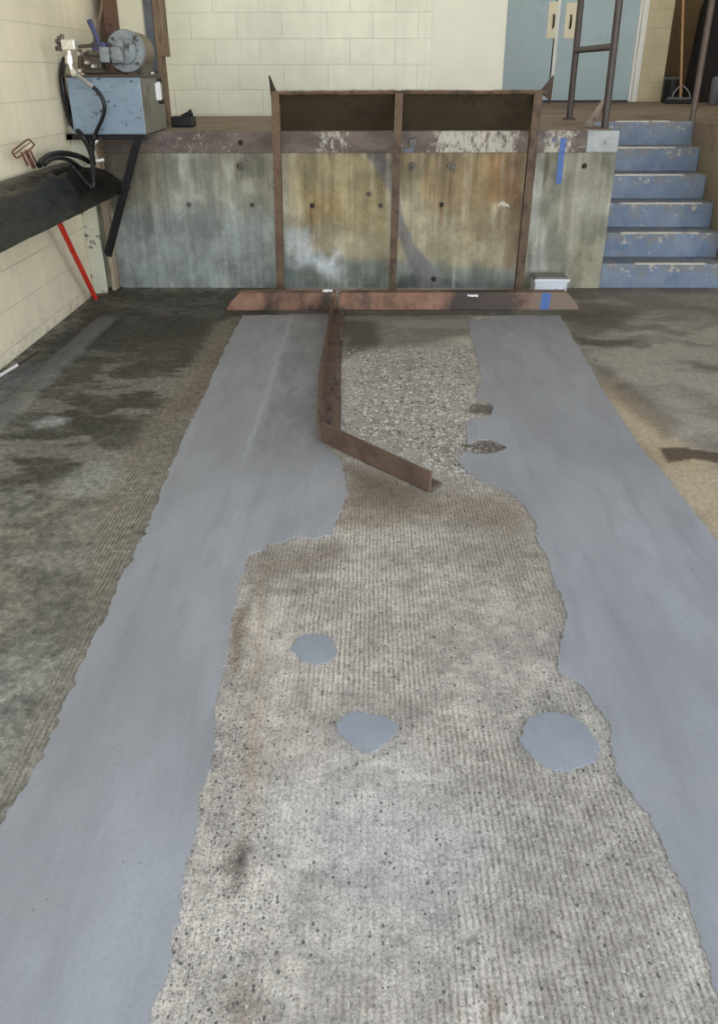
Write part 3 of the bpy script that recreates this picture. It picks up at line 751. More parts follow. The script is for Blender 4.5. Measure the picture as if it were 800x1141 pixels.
struct(link('wall_rear', bm, cream_door))
bm = bmesh.new(); box(bm, xr - .2, 5.3, YD + 1.2, YD + 1.4, H, 4.3); box(bm, xr - .2, xr - .02, YD + .2, YD + 1.2, H, 4.3); struct(link('wall_alcove', bm, alcove_brown))
bm = bmesh.new(); box(bm, 5.2, 5.4, 2.5, 14.4, 0, 4.3); struct(link('wall_right', bm, cream_left))
bm = bmesh.new(); box(bm, XW - .2, 5.4, 1.7, 14.6, 4.3, 4.5); struct(link('ceiling', bm, plain_dark))

door = bpy.data.objects.new('door_1', None); COL.objects.link(door); door.location = ((dl + dr) / 2, YD, H); ORIGIN['door_1'] = Vector(door.location); struct(door)
door['label'] = 'pale blue metal double door at the back of the platform'
bm = bmesh.new(); box(bm, dl, dc - .05, YD + .02, YD + .065, H + .01, H + 2.12, .003); link('door_leaf', bm, door_blue, door)
bm = bmesh.new(); box(bm, dc + .0, dr - .085, YD + .02, YD + .065, H + .01, H + 2.12, .003); link('door_leaf', bm, door_blue, door)
bm = bmesh.new(); box(bm, dc - .035, dc + .005, YD + .0, YD + .05, H + .01, H + 2.12, .004); o = link('astragal', bm, white_trim, door); o['label'] = 'bright white strip between the leaves'
bm = bmesh.new(); box(bm, dc - .05, dc - .032, YD + .03, YD + .06, H + .01, H + 2.12); link('door_gap_seal', bm, black_plain, door)
bm = bmesh.new(); box(bm, dr - .09, dr - .055, YD - .012, YD + .08, H, H + 2.2, .004); box(bm, dr - .05, dr + .02, YD - .018, YD + .08, H, H + 2.2, .004); o = link('door_jamb', bm, white_trim, door); o['label'] = 'white door jamb'
bm = bmesh.new(); box(bm, dl - .1, dr - .0, YD - .01, YD + .06, H, H + .02, .003); link('threshold', bm, black_steel, door)
for (x0, x1, y0, y1, hx) in [(608.5, 620.5, 2, 43, 614), (627.5, 639, 3, 43, 632.5)]:
    a, b = at(x0, y1, Y=YD + .02), at(x1 + 1, y0, Y=YD + .02)
    w = at((x1 + .0), y1, Y=YD + .02).x - a.x
    bm = bmesh.new(); box(bm, a.x, a.x + w, YD + .006, YD + .022, a.z, b.z, .003); pl = link('pull_plate', bm, plate_cream, door)
    cx = a.x + w * .5; cz = (a.z + b.z) / 2 - .01
    bm = bmesh.new(); tube(bm, spline([(cx, YD + .01, cz - .07), (cx, YD - .03, cz - .055), (cx, YD - .038, cz), (cx, YD - .03, cz + .055), (cx, YD + .01, cz + .07)], 5), .011, 8)
    link('pull_handle', bm, black_steel, pl, True)

# ------------------------------------------------------------------ DOCK PLATE (raised lip on three bars)
YL = 6.10
ptl, ptr = at(302, 104, Y=YL - .03), at(606, 104, Y=YL - .03)
lip = thing('dock_lip_plate', 'dark brown rusty steel lip plate raised on three bars against the dock wall', 'dock plate', ((ptl.x + ptr.x) / 2, YL, 0))
xl, xr_, zt = ptl.x + .01, ptr.x - .0, ptl.z
lip_mat = mottled('brown_mossy_steel', s2l((62, 52, 36)), s2l((50, 42, 30)), .56, 5, .8, bump=.3, var=.28, stretch=(1, 1, 1.4))
bm = bmesh.new()
prism(bm, [(xl, YL - .02, zt), (xl, YL + .0, zt), (xl, D + .02, H + .012), (xl, D - .015, H + .006)], (xr_ - xl, 0, 0))
link('plate', bm, lip_mat, lip)
bm = bmesh.new()
n = 60; rows = []
for i in range(n + 1):
    x = xl - .015 + (xr_ - xl + .03) * i / n; j = .006 * (vnoise(np.array(i * .6), np.array(0.), 5) - .5); r = .012 + .004 * R.random()
    rows.append([bm.verts.new((x, YL - .02 + math.cos(a) * r * 1.5, zt + .002 + j * .6 + math.sin(a) * r)) for a in [k * math.pi / 4 for k in range(8)]])
for a, b in zip(rows, rows[1:]):
    for k in range(8): bm.faces.new((a[k], a[(k + 1) % 8], b[(k + 1) % 8], b[k]))
bm.faces.new(rows[0]); bm.faces.new(rows[-1][::-1])
link('rolled_edge', bm, mottled('rim_rust', s2l((104, 84, 66)), s2l((72, 58, 46)), .55, 20, .8, bump=.5), lip, True)
for tri in ([(299, 84), (307, 103), (302.5, 113)], [(616, 84), (601, 102), (613, 111)]):
    ap, b1_, b2_ = at(*tri[0], Y=YL + .05), at(*tri[1], Y=YL - .022), at(*tri[2], Y=YL + .03)
    bm = bmesh.new(); prism(bm, [ap, b1_, b2_ + Vector((0, 0, -.01)), b2_ + Vector((0, .03, 0)), ap + Vector((0, .012, -.004))], (.010, .004, 0), .0015); link('end_gusset', bm, rust_dark, lip)
for (tx, bx_, w, m_) in [(307, 312, .052, rust_red), (444.5, 437, .052, rust), (599, 578.5, .056, rust)]:
    a = at(tx, 112, Y=YL - .03); b = at(bx_, 318, Y=YL - .03)
    bm = bmesh.new(); bar(bm, (a.x, YL - .04, zt + .0), (b.x, YL - .03, .0), w, .012, up=Vector((0, -1, 0)), bev=.002)
    s = -1 if tx > 500 else 1
    bar(bm, (a.x - s * -.0 + (-w / 2 + .005 if s < 0 else w / 2 - .005), YL - .005, zt - .06), (b.x + (-w / 2 + .005 if s < 0 else w / 2 - .005), YL + .0, .0), .010, .05, up=Vector((0, -1, 0)), bev=.002)
    link('support_bar', bm, m_, lip)

# ------------------------------------------------------------------ BEAM on the floor
b0, b1 = at(252, 346, z=0), at(646, 345.3, z=0)
beam = thing('floor_stop_beam', 'long low rust-red stop beam with sloped ends across the floor', 'beam', ((b0.x + b1.x) / 2, (b0.y + b1.y) / 2, 0))
hb = .118
def beam_mat():
    m, nt, b = new_mat('beam_rust_and_black'); g = NT(nt); v = g.coord()
    n1 = g.noise(v, 9, 7, .7)
    c = g.mix(g.ramp(n1, [(.35, 0.0), (.65, 1.0)]), s2l((120, 86, 66)), s2l((148, 114, 96)))
    n2 = g.noise(g.mapping(v, loc=(2.2, 0, 0), scale=(1, 1, .6)), 2.2, 6, .6)
    c = g.mix(g.ramp(n2, [(.47, 0.0), (.56, .95)]), c, s2l((64, 54, 48)))
    sep = g.n('ShaderNodeSeparateXYZ'); g.l(v, sep.inputs[0])
    rr = g.math('ADD', sep.outputs[0], g.math('MULTIPLY', g.math('SUBTRACT', n1, .5), .4))
    c = g.mix(g.ramp(rr, [(.28, 0.0), (.42, .9), (.72, .9), (.86, 0.0)]), c, s2l((66, 60, 56)))
    c = g.mix(g.ramp(rr, [(.76, 0.0), (.92, 1.0)]), c, s2l((124, 108, 96)))
    g.l(c, b.inputs['Base Color']); b.inputs['Roughness'].default_value = .7
    g.l(g.bump(n1, .4, .006), b.inputs['Normal'])
    return m
bmat = beam_mat()
bd = (b1 - b0).normalized(); bn = Vector((-bd.y, bd.x, 0)); L = (b1 - b0).length
def bp(s, q, z): return b0 + bd * s + bn * q + Vector((0, 0, z))
j = (at(376.5, 345, z=0) - b0).dot(bd)
for poly, q in (([(0, .0), (.02, .04), (.10, hb), (j - .012, hb), (j - .012, 0)], 0), ([(j + .006, 0), (j + .006, hb - .03), (j + .02, hb), (L - .10, hb), (L - .03, .05), (L, 0)], .0)):
    bm = bmesh.new(); prism(bm, [bp(s, q, z) for s, z in poly], bn * .09, .006); link('beam_segment', bm, bmat, beam)
bm = bmesh.new(); s0 = (at(601, 345, z=0) - b0).dot(bd); s1 = (at(612, 345, z=0) - b0).dot(bd)
prism(bm, [bp(s0, -.002, .006), bp(s1 - .006, -.002, .004), bp(s1, -.002, hb - .005), bp(s0 + .008, -.002, hb - .004)], bn * .003); o = link('blue_mark', bm, blue_mark, beam); o['label'] = 'blue painted mark on the beam'
for (a, b, ww) in [(365, 324, .055), (527, 330, .06)]:
    p = at(a, b, Y=5.63); bm = bmesh.new(); s = (p - b0).dot(bd)
    for q in range(4):
        dx = (q - 1.5) * ww / 3.4; prism(bm, [bp(s + dx - .011, -.002, p.z - .006 + R.uniform(-.006, .004)), bp(s + dx + .009, -.002, p.z - .006 + R.uniform(-.004, .006)), bp(s + dx + .009, -.002, p.z + .007), bp(s + dx - .006, -.002, p.z + .009 + R.uniform(-.003, .003))], bn * .003)
    link('white_paint_chip', bm, white_mark, beam)

# ------------------------------------------------------------------ ANGLE RAIL on the floor
r0, r1, r2 = Vector((-.262, 5.60, 0)), at(358, 493, z=0), at(478, 549.5, z=0)
rail = thing('angle_rail', 'brown rusty bent steel angle rail lying on the floor at the left mortar strip', 'rail', (r1.x, r1.y, 0))
bm = bmesh.new(); N = 26; secs = []
for i in range(N + 1):
    t = i / N; p = r0.lerp(r1, t); bow = -.012 * math.sin(math.pi * t) * (1 if t < .75 else .6)
    hgt = .085 + .006 * math.sin(t * 9); lean = -.012 + .01 * math.sin(t * 5 + 1); w = .085
    prof = [(-.004, .004), (w, .004), (w, .014), (.008, .014), (.008 + lean, hgt), (-.004 + lean, hgt)]
    secs.append([bm.verts.new((p.x + bow + a, p.y + (0), z)) for a, z in prof])
for a, b in zip(secs, secs[1:]):
    for k in range(6): bm.faces.new((a[k], a[(k + 1) % 6], b[(k + 1) % 6], b[k]))
bm.faces.new(secs[0]); bm.faces.new(secs[-1][::-1])
link('straight_bar', bm, rail_rust, rail)
d2 = (r2 - r1).normalized(); n2 = Vector((-d2.y, d2.x, 0)); L2 = (r2 - r1).length
if n2.y < 0: n2 = -n2
bm = bmesh.new()
def rp(s, q, z): return r1 + d2 * s + n2 * q + Vector((0, 0, z))
prism(bm, [rp(-.006, 0, .004), rp(L2, 0, .004), rp(L2 + .004, 0, .09), rp(.0, 0, .095)], n2 * .011, .002)
prism(bm, [rp(0.06, .008, .004), rp(L2, .008, .004), rp(L2 - .015, .085, .004), rp(.10, .085, .004)], Vector((0, 0, .010)), .002)
link('angled_bar', bm, mottled('brown_flat_rust', s2l((98, 80, 69)), s2l((86, 69, 60)), .56, 10, .65, bump=.25), rail)
for a, b, hh in [(381, 349, .03), (379.5, 378, .05), (375.5, 421, .022), (371, 434, .012), (368, 457, .012), (366.5, 473, .016)]:
    p = at(a, b, z=.014); p.x = min(max(p.x, -.238), -.165); bm = bmesh.new()
    tube(bm, [p - Vector((0, 0, .004)), p + Vector((0, 0, .010))], .016, 6); tube(bm, [p, p + Vector((.003, 0, .010 + hh))], .007, 8)
    link('bolt', bm, bolt_steel if hh > .02 else rust_dark, rail)

# ------------------------------------------------------------------ WHITE BOX behind the beam
q0, q1 = at(597, 318, Y=6.0), at(634, 318, Y=6.0)
zt_ = at(610, 311.5, Y=6.0).z
wbx = thing('white_box', 'small white box with dusty grey lid on the floor behind the beam', 'box', ((q0.x + q1.x) / 2, 6.08, 0))
bm = bmesh.new(); box(bm, q0.x - .005, q1.x - .01, 6.006, 6.19, .0, zt_ - .012, .012); link('body', bm, box_white, wbx)
bm = bmesh.new(); box(bm, q0.x - .012, q1.x, 5.998, 6.20, zt_ - .014, zt_ + .004, .005); box(bm, q0.x + .002, q1.x - .016, 6.012, 6.186, zt_ + .002, zt_ + .012, .004); link('lid', bm, box_top, wbx)
bm = bmesh.new(); box(bm, q0.x - .013, q1.x + .001, 5.992, 6.0, zt_ - .016, zt_ + .003, .002); link('lid_rim', bm, box_white, wbx)

# ------------------------------------------------------------------ HANDRAILS
hr = thing('handrail', 'dark steel handrail with two posts and a cross rail left of stairs', 'handrail', (1.69, 7.2, H))
zr = H + 1.06
pn, pf = Vector((1.675, 6.62, H)), Vector((1.665, 7.80, H))
bm = bmesh.new(); tube(bm, [pn, Vector((1.665, pn.y, zr))], .026, 14); link('post', bm, post_paint, hr, True)
bm = bmesh.new(); tube(bm, [pf, Vector((1.66, pf.y, zr))], .026, 14); link('post', bm, post_paint, hr, True)
zc = at(664, 54, Y=7.15).z
bm = bmesh.new(); tube(bm, [(1.668, pn.y - .0, zc), (1.662, pf.y, zc - .0)], .023, 12); link('cross_rail', bm, post_paint, hr, True)
bm = bmesh.new(); tube(bm, spline([(1.665, pn.y, zr - .02), (1.665, pn.y + .03, zr + .02), (1.665, pn.y + .1, zr + .03), (1.66, pf.y - .1, zr + .03), (1.66, pf.y - .03, zr + .02), (1.66, pf.y, zr - .02)], 5), .026, 12); link('top_rail', bm, post_paint, hr, True)
bm = bmesh.new(); tube(bm, [pf + Vector((0, 0, -.0)), pf + Vector((0, 0, .010))], .055, 16); link('base_flange', bm, rust_dark, hr)
bm = bmesh.new(); fa = at(655, 141, z=H + .005); bar(bm, fa, (1.655, pn.y, H + .17), .055, .012, up=Vector((0, -1, 0)), bev=.002); bar(bm, fa + Vector((0, .02, 0)), (1.655, pn.y + .02, H + .17), .012, .03, up=Vector((0, -1, 0)), bev=.002); link('foot_brace', bm, mottled('pale_brace_steel', s2l((146, 134, 120)), s2l((104, 90, 78)), .58, 20, .6), hr)
pr = at(771, 134, z=H)
hr2 = thing('handrail', 'single rusty handrail post at the right top of the stairs', 'handrail', (pr.x, pr.y, H))
tx = at(787, 0, Y=pr.y)
bm = bmesh.new(); tube(bm, [pr, Vector((pr.x + .0, pr.y, zr))], .024, 14); link('post', bm, mottled('worn_post_steel', s2l((98, 86, 80)), s2l((134, 110, 96)), .6, 20, .45), hr2, True)
bm = bmesh.new(); tube(bm, spline([(pr.x, pr.y, zr - .02), (pr.x, pr.y - .03, zr + .02), (pr.x, pr.y - .12, zr + .01), (pr.x, D + .1, zr - .75)], 6), .024, 12); link('hand_bar', bm, post_paint, hr2, True)

# ------------------------------------------------------------------ ALCOVE THINGS
pb = at(757, 116, z=H)
br = thing('push_broom', 'push broom with wooden handle and black head in the dark alcove', 'broom', (pb.x, pb.y, H))
ya = pb.y + .05
h0 = at(741, 116, Y=ya); h1 = at(769.5, 114, Y=ya)
bm = bmesh.new(); box(bm, h0.x, h1.x, ya - .04, ya + .04, H + .0, H + .05, .01); link('bristles', bm, black_plain, br)
bm = bmesh.new(); box(bm, h0.x + .01, h1.x - .01, ya - .03, ya + .03, H + .045, H + .075, .008); link('broom_head', bm, canister_grey, br)
f0 = at(758, 111, Y=ya); f1 = at(753, 25, Y=ya + .3)
bm = bmesh.new(); tube(bm, [(f0.x, ya, H + .07), (f1.x + .02, ya + .32, H + 1.35)], .015, 10); link('handle', bm, wood_handle, br, True)
bm = bmesh.new(); tube(bm, spline([(f0.x - .11, ya - .02, H + .07), (f0.x - .08, ya - .0, H + .14), (f0.x, ya + .02, H + .20), (f0.x + .08, ya, H + .14), (f0.x + .11, ya - .02, H + .07)], 5), .007, 8); link('brace', bm, grey_metal, br, True)
yb = 11.55
c0, c1 = at(739, 116, Y=yb), at(759, 116, Y=yb); zt2 = at(747, 87, Y=yb).z
bn_ = thing('dark_bin', 'black open bin standing behind the push broom', 'bin', ((c0.x + c1.x) / 2, yb, H))
rb_ = (c1.x - c0.x) / 2
def lathe(bm, prof, c, n=24):
    rings = [[bm.verts.new((c[0] + r * math.cos(2 * math.pi * k / n), c[1] + r * math.sin(2 * math.pi * k / n), z)) for k in range(n)] for r, z in prof]
    for a, b in zip(rings, rings[1:]):
        for k in range(n): bm.faces.new((a[k], a[(k + 1) % n], b[(k + 1) % n], b[k]))
    if prof[0][0] > 1e-4: bm.faces.new(rings[0][::-1])
    if prof[-1][0] > 1e-4: bm.faces.new(rings[-1])
bm = bmesh.new(); lathe(bm, [(rb_ * .86, H), (rb_, zt2), (rb_ - .012, zt2), (rb_ * .84, H + .03)], (c0.x + rb_, yb + .1)); link('bin_body', bm, black_plain, bn_, True)
bm = bmesh.new(); lathe(bm, [(rb_ + .004, zt2 - .015), (rb_ + .012, zt2), (rb_ + .004, zt2 + .01), (rb_ - .012, zt2 + .004), (rb_ - .012, zt2 - .012)], (c0.x + rb_, yb + .1)); link('rim', bm, canister_grey, bn_, True)
k0 = at(794, 117, Y=11.0)
can = thing('grey_canister', 'slim grey canister on the platform behind the single post', 'canister', (k0.x, 11.0, H))
bm = bmesh.new(); lathe(bm, [(.05, H), (.055, H + .01), (.055, H + .26), (.045, H + .29), (.02, H + .30)], (k0.x, 11.0)); link('canister_body', bm, canister_grey, can, True)
bm = bmesh.new(); lathe(bm, [(.022, H + .298), (.022, H + .325), (.012, H + .33)], (k0.x, 11.0), 12); link('cap', bm, black_plain, can, True)
# dark cloth-covered bulk against the right side
t0 = at(776, 60, Y=11.6)
bm = bmesh.new(); rows = []
for i in range(21):
    t = i / 20; z = H + t * 1.42; w = (.40 - .07 * t) * (1 - max(0, (t - .72) / .28) ** 2.2 * .9); dpt = .26 * (1 - max(0, (t - .72) / .28) ** 2.2 * .85)
    rows.append([bm.verts.new((4.42 + w * math.cos(a) * (1 + .06 * math.sin(7 * a + 2 * t) * (1 - .5 * t)), 12.05 + dpt * math.sin(a) * (1 + .1 * math.sin(4 * a + t * 6)), z)) for a in [k * math.pi / 16 for k in range(32)]])
for a, b in zip(rows, rows[1:]):
    for k in range(32): bm.faces.new((a[k], a[(k + 1) % 32], b[(k + 1) % 32], b[k]))
bm.faces.new(rows[0][::-1]); bm.faces.new(rows[-1])
o = link('draped_cloth', bm, dark_cloth, None, True); rebase(o, (4.42, 12.05, H)); tag(o, 'dark cloth bulk standing in the shadow at the right edge, behind the rusty post', 'draped cloth')

# ------------------------------------------------------------------ COLUMN on the platform and post below it
yc = 6.95
xa, xb, xc, xd, xe2 = [at(v, 40, Y=yc).x for v in (118, 134, 163, 172, 183)]
col = thing('steel_column', 'cream and rust steel column behind the motor on the platform', 'column', ((xb + xc) / 2, yc, H))
bm = bmesh.new(); box(bm, max(xa, XW + .004), xb, yc, yc + .16, H, 4.28, .004); o = link('rusted_flange', bm, orange_rust, col); o['label'] = 'orange-brown rusted flange'
bm = bmesh.new(); box(bm, xb, xc, yc + .01, yc + .15, H, 4.28, .003); o = link('web', bm, cream_post, col); o['label'] = 'cream painted web'
bm = bmesh.new(); box(bm, xc, xd, yc - .01, yc + .16, H, 4.28, .003); o = link('grey_flange', bm, grey_flange, col); o['label'] = 'dark grey flange'
bm = bmesh.new(); tube(bm, [at(117, -30, Y=yc - .04), at(113, 8, Y=yc - .04), at(106, 46, Y=yc - .05), at(104, 62, Y=yc - .05)], .010, 8); o = link('conduit', bm, brown_board, col, True); o['label'] = 'thin tan conduit'
bm = bmesh.new(); box(bm, XW + .004, max(xa, XW + .004) + .02, yc + .17, yc + .24, H, 4.28, .003); link('wall_shade_strip', bm, brown_board, col)  # brown strip beside the column, standing in for shade on the wall
zb = at(178, 63, Y=yc).z
bm = bmesh.new(); box(bm, xd, xe2, yc + .01, yc + .14, zb, 4.28, .003); box(bm, xd, xd + (xe2 - xd) * .5, yc + .01, yc + .14, H, zb); o = link('brown_board', bm, brown_board, col); o['label'] = 'brown timber board'
lp = thing('wall_post', 'short cream post with peeling paint in the corner beside the dock wall', 'post', (-1.97, 6.1, 0))
xq0, xq1 = at(98, 328, Y=6.05).x, at(120, 328, Y=6.05).x
bm = bmesh.new(); box(bm, XW + .003, xq1, 6.06, 6.08, 0, H + .05, .002); box(bm, XW + .045, XW + .06, 6.078, 6.26, 0, H + .05); link('flange', bm, cream_peel, lp)
bm = bmesh.new(); box(bm, XW + .003, xq1, 6.255, 6.275, 0, H + .05, .002); link('rear_flange', bm, cream_peel, lp)
bm = bmesh.new(); box(bm, XW + .003, XW + .16, 5.98, 6.27, .0, .012, .003); link('base_plate', bm, rust_dark, lp)
x0, x1 = at(119, 320, Y=6.2).x, at(131, 320, Y=6.2).x
bm = bmesh.new(); box(bm, max(x0, xq1 + .004), x1, 6.16, 6.285, 0, H + .02, .003)
o = link('plank', bm, mottled('pale_brown_plank', s2l((172, 158, 136)), s2l((128, 106, 84)), .55, 8, .7, stretch=(4, 4, .7)), lp); o['label'] = 'pale brown plank'

# ------------------------------------------------------------------ HYDRAULIC POWER UNIT
fl, fr, bk = at(87, 150.5, z=H + .004), at(163, 151.5, z=H + .004), at(190, 144, z=H + .004)
tx0, tx1, ty0, ty1 = -1.950, -1.478, 5.93, 6.56
tz0 = H + .006; tz1 = at(120, 86, Y=ty0).z
hpu = thing('hydraulic_power_unit', 'blue-grey hydraulic power unit with motor and hoses in the corner', 'hydraulic power unit', ((tx0 + tx1) / 2, 6.2, tz0))
bm = bmesh.new(); fs = box(bm, tx0, tx1, ty0, ty1, tz0, tz1, .008)
bm.normal_update()
for f in bm.faces:
    if abs(f.normal.x) > .8: f.material_index = 1
tank = link('tank', bm, [tank_blue, tank_side], hpu)
bm = bmesh.new(); box(bm, tx0 - .012, tx1 + .012, ty0 - .012, ty1 + .01, tz1, tz1 + .014, .003); link('tank_lid', bm, steel_dirty, hpu)
g0, g1 = at(171, 112, X=tx1), at(179, 92, X=tx1)
bm = bmesh.new()
yg = (g0.y + g1.y) / 2
box(bm, tx1 - .002, tx1 + .022, yg - .045, yg - .030, g0.z, g1.z, .004); box(bm, tx1 - .002, tx1 + .022, yg + .018, yg + .040, g0.z - .005, g1.z + .008, .006); gg = link('sight_gauge', bm, white_gauge, tank); gg['label'] = 'white sight gauge'
bm = bmesh.new(); tube(bm, [(tx1 - .002, yg + .035, g0.z - .01), (tx1 + .03, yg + .035, g0.z - .01)], .018, 10); link('gauge_bolt', bm, bolt_dark, gg, True)
bm = bmesh.new(); tube(bm, [(tx1 - .002, yg + .035, g1.z + .012), (tx1 + .03, yg + .035, g1.z + .012)], .016, 10); link('gauge_bolt', bm, bolt_dark, gg, True)
# motor
mc = at(139.5, 57, Y=6.05); mr = .118; my0, my1 = 6.05, 6.40
def ycyl(bm, c, prof, n=36):
    rings = [[bm.verts.new((c.x + r * math.cos(2 * math.pi * k / n), y, c.z + r * math.sin(2 * math.pi * k / n))) for k in range(n)] for y, r in prof]
    for a, b in zip(rings, rings[1:]):
        for k in range(n): bm.faces.new((a[k], a[(k + 1) % n], b[(k + 1) % n], b[k]))
    bm.faces.new(rings[0][::-1]); bm.faces.new(rings[-1])
bm = bmesh.new(); ycyl(bm, mc, [(my0 + .03, mr * .97), (my1 - .04, mr * .97), (my1 - .01, mr * .9), (my1, mr * .7)]); mot = link('motor', bm, motor_tan, hpu, True)
bm = bmesh.new(); ycyl(bm, mc, [(my0, mr * .86), (my0, mr * 1.0), (my0 + .008, mr * 1.04), (my0 + .04, mr * 1.04), (my0 + .045, mr * .99)])
ycyl(bm, mc, [(my0 - .03, mr * .5), (my0 - .02, mr * .62), (my0 + .002, mr * .66)])
link('end_bell', bm, motor_grey, mot, True)
for k in range(4):
    a = math.pi / 4 + k * math.pi / 2; p = mc + Vector((math.cos(a) * mr * .84, 0, math.sin(a) * mr * .84)); bm = bmesh.new(); tube(bm, [(p.x, my0 - .012, p.z), (p.x, my0 + .01, p.z)], .011, 6); link('end_bolt', bm, steel_dirty, mot)
p0, p1 = at(112.5, 70, Y=5.99), at(137, 52, Y=5.99)
w3 = (p1.x - p0.x)
bm = bmesh.new(); box(bm, p0.x, p0.x + w3 * .44, 5.97, 6.06, p0.z, p1.z, .014); box(bm, p0.x + w3 * .5, p1.x, 5.96, 6.06, p0.z - .004, p1.z + .0, .014); box(bm, p0.x + w3 * .3, p1.x - w3 * .3, 5.985, 6.05, p0.z + .02, p1.z - .01); link('pump_body', bm, motor_grey, hpu, True)
for bx0, by0 in ((149, 6.08), (166, 6.33)):
    p = at(bx0, 79, Y=by0); bm = bmesh.new()
    box(bm, p.x - .028, p.x + .028, by0 - .03, by0 + .03, tz1 + .012, tz1 + .028, .003); tube(bm, [(p.x, by0, tz1 + .02), (p.x, by0, tz1 + .065)], .014, 8); link('motor_foot', bm, chrome if bx0 > 150 else steel_dirty, mot)
bm = bmesh.new(); box(bm, mc.x - .09, mc.x + .09, my0 + .05, my1 - .03, tz1 + .012, mc.z - mr * .6, .006); link('motor_cradle', bm, steel_dirty, mot)
# manifold and pipework
bm = bmesh.new()
a, b = at(92, 74, Y=6.02), at(112, 56, Y=6.02); box(bm, a.x, b.x, 6.0, 6.10, tz1 + .014, b.z - .01, .01)
a, b = at(97, 62, Y=5.98), at(113, 56, Y=5.98); box(bm, a.x, b.x, 5.975, 6.03, a.z, b.z, .005)
tube(bm, [at(85, 52, Y=5.95), at(116, 50, Y=6.0)], .011, 10); tube(bm, [at(90, 80, Y=5.96), at(118, 80, Y=5.96)], .014, 10); tube(bm, [at(89, 55, Y=5.96), at(89, 78, Y=5.96)], .012, 10)
link('manifold', bm, steel_dirty, hpu)
for a, b, r in [(103.5, 74, .014), (96, 70, .012), (89, 79, .016), (92, 83, .014), (88, 60, .014)]:
    p = at(a, b, Y=5.95); bm = bmesh.new(); tube(bm, [p + Vector((0, .05, 0)), p + Vector((0, .004, 0)), p + Vector((0, -.008, 0))], [r, r, r * .6], 6); link('plug_fitting', bm, chrome, hpu)
a, b = at(110, 47, Y=6.0), at(99, 22, Y=6.0)
bm = bmesh.new(); tube(bm, [a + Vector((.005, 0, -.03)), a, b.lerp(a, .1), b], [.010, .014, .017, .015], 12); lev = link('lever', bm, lever_blue, hpu, True)
bm = bmesh.new(); p = at(111, 50, Y=6.0); box(bm, p.x - .05, p.x + .04, 5.98, 6.04, p.z - .03, p.z + .016, .008); link('lever_pivot', bm, lever_blue, lev)
# bright valve with hose ends
XV = -1.955
def pv(a, b, x=XV): return at(a, b, X=x)
va_, vb_ = pv(70, 56), pv(85, 44); yv = 5.72; zz0, zz1 = at(77, 56, Y=yv).z, at(77, 44, Y=yv).z; xx0, xx1 = at(70, 50, Y=yv).x, at(85, 50, Y=yv).x
bm = bmesh.new(); box(bm, xx0, xx1, yv - .035, yv + .035, zz0, zz1, .006); vlv = link('valve_block', bm, chrome, hpu); vlv['label'] = 'bright metal valve block'
bm = bmesh.new()
for (a, b, c, d) in [(66, 40, 66, 57), (62, 46, 69, 46), (62, 54, 69, 54), (69, 38, 69, 44)]:
    u0, u1 = at(a, b, Y=yv), at(c, d, Y=yv); u0.x = max(u0.x, XW + .02); u1.x = max(u1.x, XW + .02); tube(bm, [u0, u1], .013, 8)
link('valve_knob', bm, bolt_steel, vlv, True)
bm = bmesh.new(); tube(bm, [at(77, 56, Y=yv), at(77, 62, Y=yv)], .017, 8); tube(bm, [at(76.5, 62, Y=yv), at(77.5, 71, Y=yv)], .024, 6); tube(bm, [at(78, 71, Y=yv), at(80.5, 80, Y=yv)], .013, 8); link('swivel_fitting', bm, chrome, vlv)
yh = yv
bm = bmesh.new(); tube(bm, [at(80.5, 79, Y=yh), at(83, 82, Y=yh - .01), at(102, 96, Y=5.84)], [.016, .014, .014], 10); tube(bm, [at(81, 80, Y=yh - .012), at(84, 83, Y=yh - .012)], .021, 6); link('hose_end', bm, chrome, vlv, True)
hp = [at(101, 95, Y=5.845), at(108, 101, Y=5.84), at(114, 110, Y=5.84), at(116.5, 120, Y=5.84), at(114, 132, Y=5.85), at(109, 143, Y=5.86), at(104.5, 155, Y=5.86), at(103, 168, Y=5.76), at(103, 185, X=-1.76), at(104, 203, X=-1.71), at(102.5, 209, X=-1.705), at(97, 205, X=-1.735), at(86, 192, X=-1.81), at(79, 185, X=-1.87)]
bm = bmesh.new(); tube(bm, spline(hp, 8), .0125, 12); link('hose', bm, hose_rub, hpu, True)
hp = [at(72, 66, X=-1.998), at(69, 82, X=-1.998), at(70.5, 100, X=-1.998), at(75, 120, X=-1.995), at(81, 138, X=-1.98), at(90, 150, Y=5.9), at(97, 160, Y=5.9), at(102, 172, Y=5.88), at(104, 184, Y=5.86)]
bm = bmesh.new(); tube(bm, spline(hp, 8), .018, 12); link('hose', bm, hose_rub, hpu, True)
# fittings under the tank
for a, b, c, d, r in [(104, 160, 114, 154, .014), (106, 180, 116, 178, .013), (104, 168, 108, 178, .013), (112, 152, 113, 166, .016)]:
    bm = bmesh.new(); tube(bm, [at(a, b, Y=5.98), at(c, d, Y=6.0)], r, 10); link('plug_fitting', bm, chrome if r < .016 else steel_dirty, hpu)
# brackets that carry it
bm = bmesh.new()
u, v = at(155, 153, Y=5.98), at(122.5, 284, Y=6.10)
bar(bm, (u.x, 5.98, tz0 - .01), (v.x, 6.06, v.z), .012, .046, up=Vector((1, 0, 0)), bev=.002)
bar(bm, (u.x + .0, 5.955, tz0 - .01), (v.x + .0, 6.035, v.z + .02), .044, .010, up=Vector((0, 1, 0)), bev=.002)
link('support_strut', bm, black_steel, hpu)
bm = bmesh.new(); box(bm, XW + .01, tx1 - .02, 5.97, 6.01, tz0 - .035, tz0 - .001, .003); box(bm, XW + .01, XW + .05, 5.97, D - .012, tz0 - .035, tz0 - .001, .003); link('support_frame', bm, black_steel, hpu)

